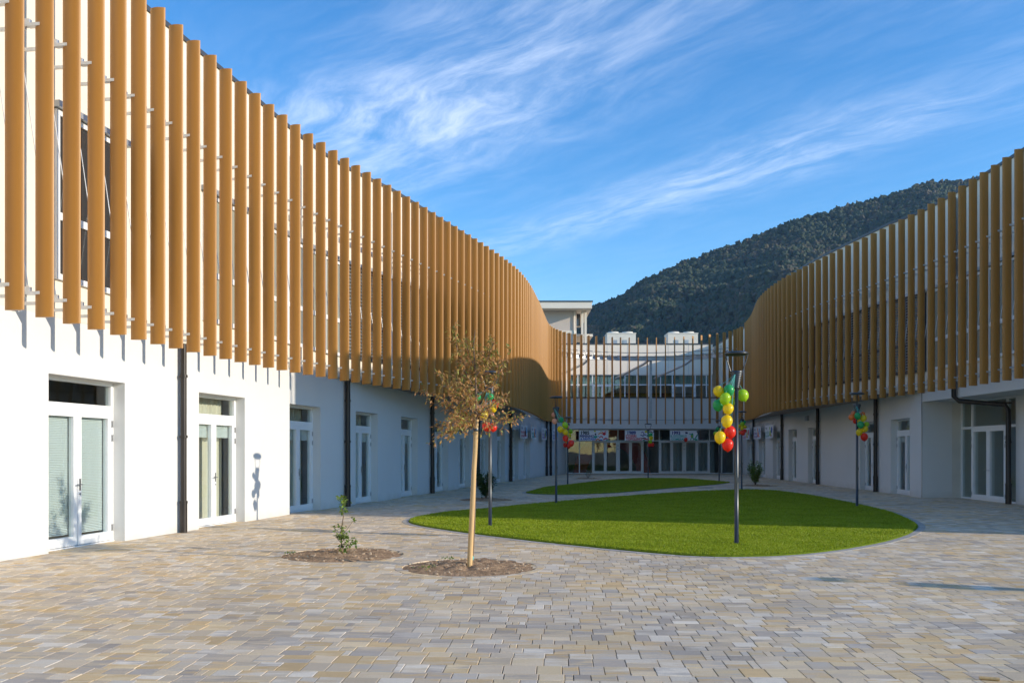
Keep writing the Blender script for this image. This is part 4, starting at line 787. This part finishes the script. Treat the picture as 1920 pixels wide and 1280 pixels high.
back_banner(1086, 1140.5, 806, 825.6, 'white painted banner reading 1985 over the glass doors', [('1985', .24, .08, .30, 'black'), ('PEPERINO', .17, .04, .51, 'navy'), ('A FANTASIA', .17, .08, .71, 'blue')],
 [('yellow', blob(1.12, .07, .07, .07)), ('teal', blob(1.17, .48, .12, .09)), ('black', blob(1.16, .30, .06, .07)), ('orange', stroke([(1.36, .3), (1.5, .2), (1.58, .25), (1.68, .12)], .07)), ('red', blob(1.78, .26, .13, .10)), ('red', arc(1.56, .56, .11, .07)), ('pink', blob(1.86, .12, .06, .06)), ('orange', arc(1.32, .76, .12, .08)), ('blue', blob(1.56, .70, .11, .05)), ('red', stroke([(1.72, .68), (1.86, .58), (2.04, .62)], .09)), ('green', blob(1.98, .72, .1, .03)), ('lime', blob(1.55, .09, .04, .04)), ('sky', blob(1.36, .45, .05, .05))])
back_banner(1171.5, 1226, 806, 825.6, 'white painted banner reading 1989 CORRI TOPOLINO behind the central lamp post', [('1989', .24, .14, .30, 'navy'), ('CORRI', .19, .06, .51, 'red'), ('TOPOLINO', .19, .08, .72, 'red')],
 [('yellow', blob(1.5, .12, .09, .08)), ('purple', stroke([(1.16, .2), (1.25, .12), (1.36, .22), (1.3, .3)], .06)), ('navy', stroke([(1.12, .34), (1.3, .42), (1.42, .3), (1.5, .38)], .07)), ('teal', blob(1.62, .40, .09, .08)), ('brown', stroke([(1.2, .6), (1.4, .55), (1.55, .66)], .08)), ('black', stroke([(1.72, .14), (1.85, .1), (1.98, .2), (2.06, .1)], .06)), ('red', stroke([(1.3, .7), (1.5, .62), (1.7, .7)], .07)), ('green', blob(1.36, .72, .1, .04)), ('pink', blob(1.9, .5, .1, .1))])
back_banner(1256, 1309, 806.5, 825.6, 'white painted banner reading 1993 with a green crocodile drawing', [('1993', .24, .10, .29, 'navy'), ('IL', .16, .04, .48, 'teal'), ('COCCODRILLO', .16, .22, .48, 'teal'), ('COME', .16, .10, .70, 'teal'), ('FA?', .16, .72, .70, 'teal')],
 [('green', stroke([(1.36, .24), (1.5, .27), (1.66, .25)], .05)), ('green', blob(1.58, .38, .09, .18)), ('lime', blob(1.58, .42, .05, .12)), ('orange', blob(1.50, .42, .04, .05)), ('green', stroke([(1.66, .55), (1.76, .62), (1.9, .4), (1.98, .3)], .07)), ('black', blob(1.96, .10, .06, .07)), ('black', blob(2.0, .22, .05, .05)), ('navy', scribble(1.1, 1.26, .18, .16)), ('green', blob(1.86, .66, .12, .06)), ('green', stroke([(1.5, .56), (1.48, .7)], .05)), ('green', stroke([(1.66, .56), (1.68, .7)], .05))])
pb = at(1286, 823.6, 60.5); balloon('red', pb, .13, 'red balloon hanging against the banner that reads 1993', (.1, 0, 0))
SCR = {'1': [('navy', 'red', 'brown', 'sky')], '2': [('navy', 'teal', 'orange', 'sky')], '3': [('navy', 'purple', 'lime', 'black')], '4': [('navy', 'blue', 'blue', 'sky')]}
def side_banner(P, N_, x0, y0, y1, w, off, label, cols, sgn=1):
    i, p = at_px(P, x0); i = int(i); n = N_[i]; q = p+n*off; Dp = q[1]; t = np.array([-n[1], n[0]])*1.0; t = t if (t[1] > 0) == (sgn > 0) else -t
    zt_ = CAMZ+(YH-y0)*Dp/F; h = (y1-y0)*Dp/F; a, b, c, d = cols
    sh = [(a, scribble(.12, .55, .18*h/.75, .16)), (b, scribble(.08, .95, .42*h/.75, .2, .07)), (b, scribble(.08, .95, .62*h/.75, .16, .07)), (c, blob(w*.66, h*.62, .16, .2)), (d, blob(w*.85, h*.4, .16, .2)), (c, blob(w*.62, h*.25, .1, .1)), ('pink', blob(w*.8, h*.8, .12, .07)), (b, arc(w*.55, h*.85, .1))]
    banner((q[0], q[1], zt_), (*t, 0), (*n, 0), w, h, label, [], sh)
side_banner(GL, NGL, 968, 796, 820.5, 1.75, .25, 'white painted banner with red lower lettering on the golden fin wing', ('navy', 'red', 'brown', 'sky'))
side_banner(GL, NGL, 988.5, 799, 822, 1.7, .25, 'white painted banner with teal lettering on the golden fin wing', ('navy', 'teal', 'orange', 'sky'))
side_banner(GL, NGL, 1009, 802, 823.5, 1.6, .25, 'white painted banner with purple lettering on the golden fin wing', ('black', 'purple', 'lime', 'navy'))
side_banner(GL, NGL, 1025, 804.5, 825, 1.5, .4, 'white painted banner with blue drawing beside the twin downpipes', ('navy', 'blue', 'blue', 'sky'))
side_banner(GR, NGR, 1400, 803, 824, 1.9, .25, 'white painted banner with red and yellow drawing on the shaded wing', ('navy', 'pink', 'yellow', 'red'), -1)
side_banner(GR, NGR, 1421, 800.5, 823, 1.9, .25, 'white painted banner with purple scribbles on the shaded wing', ('black', 'purple', 'orange', 'sky'), -1)
side_banner(GR, NGR, 1443, 797.5, 821.5, 2.0, .25, 'white painted banner with a green tree drawing on the shaded wing', ('black', 'teal', 'lime', 'blue'), -1)

# ------------------------------------------------------------------ plants
def leaves_into(V, Fc, R, c, d, up, L_, W, r):
    d = d.normalized(); s = d.cross(up)
    if s.length < 1e-3: s = d.orthogonal()
    s.normalize(); nn = s.cross(d); b = len(V)
    V += [c, c+d*L_*.45+s*W/2+nn*L_*.06, c+d*L_*.45-s*W/2+nn*L_*.06, c+d*L_-nn*L_*.05, c+d*L_*.45]
    Fc += [(b, b+1, b+4), (b, b+4, b+2), (b+1, b+3, b+4), (b+4, b+3, b+2)]; R += [r]*5
def leafy(name, m, parent, V, Fc, R):
    off = origin_of(parent); me = bpy.data.meshes.new(name); me.from_pydata([tuple(Vector(v)-off) for v in V], [], Fc); point_attr(me, 'rnd', R); me.materials.append(m); o = bpy.data.objects.new(name, me); C.objects.link(o); o.parent = parent; return o
def rv(s=1.): return Vector((random.gauss(0, s), random.gauss(0, s), random.gauss(0, s)))
def young_tree():
    base = Vector((PITS[0][0]+.03, PITS[0][1]+.06, .03)); e = empty('young_tree', base, 'young tree with bronze leaves tied to a pale wooden stake', 'tree'); D0 = base.y
    P = lambda x, y, d=0: at(x, y, D0+d)
    tr = MB(); trunk = [base, P(889, 980), P(891, 880), P(893, 800), P(893, 740), P(891, 690), P(888, 650), P(891, 618)]; tr.tube(trunk, [.019, .018, .017, .016, .013, .010, .007, .004], 8)
    br = [[(893, 798, 0), (862, 803, -.1), (832, 814, -.18), (811, 826, -.22)], [(893, 790, 0), (855, 775, .1), (822, 748, .2), (790, 730, .25)], [(893, 775, 0), (925, 785, -.1), (955, 788, -.2), (982, 781, -.25)], [(893, 745, 0), (922, 722, .1), (940, 692, .15), (952, 662, .15)],
          [(892, 730, 0), (868, 690, -.1), (857, 655, -.15), (853, 618, -.15)], [(892, 705, 0), (912, 678, -.1), (921, 655, -.15), (926, 640, -.2)], [(893, 765, 0), (855, 745, -.2), (832, 718, -.3), (822, 700, -.35)], [(893, 750, 0), (868, 728, .3), (850, 705, .45)], [(893, 760, 0), (925, 760, .25), (948, 748, .4)], [(891, 690, 0), (880, 665, .15), (873, 640, .2)],
          [(893, 785, 0), (870, 792, -.3), (846, 790, -.5)], [(893, 780, 0), (915, 765, -.35), (932, 750, -.5)], [(893, 770, 0), (880, 740, -.4), (868, 722, -.5)], [(893, 795, 0), (868, 780, .3), (845, 795, .45), (825, 800, .5)], [(893, 735, 0), (905, 700, .3), (912, 675, .4)], [(893, 772, 0), (912, 795, .2), (935, 800, .35)]]
    V, Fc, R = [], [], []
    for q in br:
        pts = [P(*p) for p in q]; tr.tube(pts, [.009-.006*i/(len(pts)-1) for i in range(len(pts))], 5)
        for i in range(len(pts)-1):
            a, b = pts[i], pts[i+1]; L_ = (b-a).length
            for k in range(int(L_*(125 if abs(a.x-base.x) < .36 else 42))):
                t = random.random(); c = a.lerp(b, t)
                if i == 0 and t < .35 and random.random() < .6: continue
                tw = (rv(1)+(b-a).normalized()*.7+Vector((0, 0, .25))).normalized(); tl = random.uniform(.05, .19); ed = c+tw*tl
                if random.random() < .5: tr.tube([c, ed], [.0025, .0012], 3, False)
                for m in range(random.randint(2, 4)):
                    s = c.lerp(ed, random.uniform(.3, 1))
                    if s.x > base.x+.04 and s.x < base.x+.42 and 1.9 < s.z < 2.5 and random.random() < .6: continue
                    leaves_into(V, Fc, R, s, rv(.7)+tw*.6+Vector((0, 0, -.35)), Vector((0, 0, 1))+rv(.5), random.uniform(.05, .088), random.uniform(.021, .034), min(1, max(0, random.gauss(.45+.25*(CAMZ+1.3-s.z), .26))))
    for k in range(90):
        s = trunk[4].lerp(trunk[7], random.random()); leaves_into(V, Fc, R, s+rv(.03), rv(1), Vector((0, 0, 1)), .05, .018, random.random())
    tr.build('trunk', M_bark, e); leafy('crown', M_leaf_tree, e, V, Fc, R)
    b0 = gp(880, 1063); b0.y = PITS[0][1]-.05; b0.x = (880-XC)*b0.y/F; b0.z = -.05; tp = at(893.5, 786, b0.y+.02); sk = empty('tree_stake', Vector((b0.x, b0.y, 0)), 'pale round wooden stake propping the young tree', 'stake')
    m = MB(); n = 9; m.tube([b0.lerp(tp, i/n)+Vector((random.gauss(0, .002), 0, 0)) for i in range(n+1)], [.038-.007*i/n for i in range(n+1)], 14); m.build('pole', M_stake, sk); t = MB(); q = b0.lerp(tp, .93); t.lathe([(.038, -.02), (.042, 0), (.038, .02)], q, 12); t.build('tie', M_lamp, sk)
    t = MB(); t.lathe([(.022, 0), (.026, .03), (.022, .06)], base+Vector((0, 0, .06)), 10); t.build('trunk_guard', M_string, e)
young_tree()
def shrub(pos, h, w, nst, nl, m, ll, label, name='shrub', flowers=0):
    e = empty(name, pos, label, 'shrub'); st = MB(); V, Fc, R = [], [], []; tips_ = []
    for k in range(nst):
        a = 6.2832*k/nst+random.uniform(-.4, .4); rr = w/2*random.uniform(.35, 1); hh = h*random.uniform(.6, 1); p0 = pos+Vector((0, 0, -.01)); p1 = pos+Vector((rr*.45*math.cos(a), rr*.45*math.sin(a), hh*.5)); p2 = pos+Vector((rr*math.cos(a), rr*math.sin(a), hh)); st.tube([p0, p1, p2], [.012, .008, .003], 5); tips_.append(p2)
        for _ in range(nl//nst):
            t = random.uniform(.25, 1.02); c = p0.lerp(p1, t*2) if t < .5 else p1.lerp(p2, t*2-1); c = c+rv(w*.07); leaves_into(V, Fc, R, c, rv(.8)+Vector((math.cos(a), math.sin(a), .5)), Vector((0, 0, 1))+rv(.4), ll*random.uniform(.7, 1.2), ll*.48, random.random())
    st.build('stems', M_bark, e); leafy('foliage', m, e, V, Fc, R)
    if flowers:
        for k in range(flowers):
            f = MB(); c = random.choice(tips_)+rv(.05); iv, jf = ico(1); f.add([c+Vector(p)*.035 for p in iv], [tuple(x) for x in jf]); f.build('blossom', M_blossom, e)
    return e
M_blossom = mat('blossom', (.8, .78, .72), .7)
shrub(Vector((PITS[2][0]+.0, PITS[2][1], 0)), 1.05, .78, 9, 1500, M_leaf_dark, .1, 'dense dark green bush in the pit behind the staked tree')
shrub(Vector((PITS[3][0]-.1, PITS[3][1], 0)), 1.15, .75, 11, 1500, M_leaf_green, .09, 'green shrub with a few white blossoms beside the shaded wing', flowers=7)
shrub(Vector((PITS[4][0]+.0, PITS[4][1], 0)), .75, .9, 6, 90, M_leaf_dark, .06, 'sparse little shrub before the glass doors')
def sapling():
    pos = Vector((PITS[1][0]-.05, PITS[1][1], .0)); D0 = pos.y; e = empty('sapling', pos, 'thin sapling with round green leaves in a soil pit', 'sapling'); st = MB(); V, Fc, R = [], [], []; k = 100/914; P = lambda x, y, d=0: at(600+x*k, 920+y*k, D0+d)
    main = [pos, P(370, 900), P(360, 700), P(400, 440), P(380, 280), P(395, 100)]; st.tube(main, [.012, .011, .009, .008, .006, .003], 6)
    for q in ([(370, 950), (480, 930), (600, 900)], [(365, 760), (470, 650), (575, 500)], [(365, 820), (300, 760), (240, 620)], [(380, 1000), (330, 960), (300, 945)], [(372, 880), (450, 780), (470, 690)], [(370, 900), (300, 820), (265, 790)]): st.tube([P(*p, random.uniform(-.1, .1)) for p in q], [.006, .004, .002], 4)
    cl = [(390, 660, 90, 60, 26), (400, 780, 90, 60, 60), (330, 790, 60, 40, 26), (440, 800, 60, 50, 20), (580, 880, 55, 55, 30), (500, 900, 50, 40, 16), (400, 940, 90, 60, 34), (380, 1040, 80, 40, 30), (250, 620, 35, 30, 10), (580, 490, 30, 40, 12), (400, 120, 70, 40, 26), (420, 170, 70, 50, 26), (390, 250, 60, 50, 24), (410, 330, 40, 50, 16), (370, 380, 25, 40, 8), (310, 110, 25, 30, 6), (350, 600, 40, 40, 8)]
    for x, y, a, b, n in cl:
        for _ in range(n):
            c = P(x+random.gauss(0, a*.5), y+random.gauss(0, b*.5), random.gauss(0, .06)); leaves_into(V, Fc, R, c, rv(.8)+Vector((0, -.3, 0)), Vector((0, 0, 1))+rv(.4), random.uniform(.045, .07), random.uniform(.03, .042), random.random())
    st.build('stem', M_bark, e); leafy('foliage', M_leaf_green, e, V, Fc, R)
sapling()
for (px_, py_), lab in (((545, 1041), 'tiny weed at the rim of the sapling pit'), ((800, 1068), 'low green weed tuft in the staked tree pit'), ((845, 1051), 'second low weed in the staked tree pit, close to its far rim')):
    p = gp(px_, py_); e = empty('weed', p, lab, 'weed'); V, Fc, R = [], [], []
    for _ in range(26): leaves_into(V, Fc, R, p+Vector((random.gauss(0, .06), random.gauss(0, .05), .035)), rv(.6)+Vector((0, 0, .6)), Vector((0, 1, 0)), random.uniform(.02, .045), .012, random.random())
    leafy('foliage', M_leaf_green, e, V, Fc, R)
p0, p1 = gp(1836, 1273), gp(1874, 1276); sk = MB(); sk.tube([p0+Vector((0, 0, .013)), p1+Vector((0, 0, .013))], .012, 10); o = sk.build('wooden_peg', M_stake, loc=p0); tag(o, 'short yellowish wooden peg lying on the pavers', 'peg')

# ------------------------------------------------------------------ air
hb = MB(); hb.box((200, 400, 194), (4240, 3840, 392)); hz = hb.build('haze', None)
hmat = bpy.data.materials.new('haze'); hmat.use_nodes = True; hn = hmat.node_tree; hn.nodes.clear(); ho_ = hn.nodes.new('ShaderNodeOutputMaterial'); pv = hn.nodes.new('ShaderNodeVolumePrincipled')
pv.inputs['Color'].default_value = (.36, .6, 1, 1); pv.inputs['Density'].default_value = .00008; pv.inputs['Anisotropy'].default_value = .2; hn.links.new(pv.outputs[0], ho_.inputs['Volume']); hz.data.materials.append(hmat)
tag(hz, 'thin pale haze filling the air of the valley', 'haze', kind='stuff')
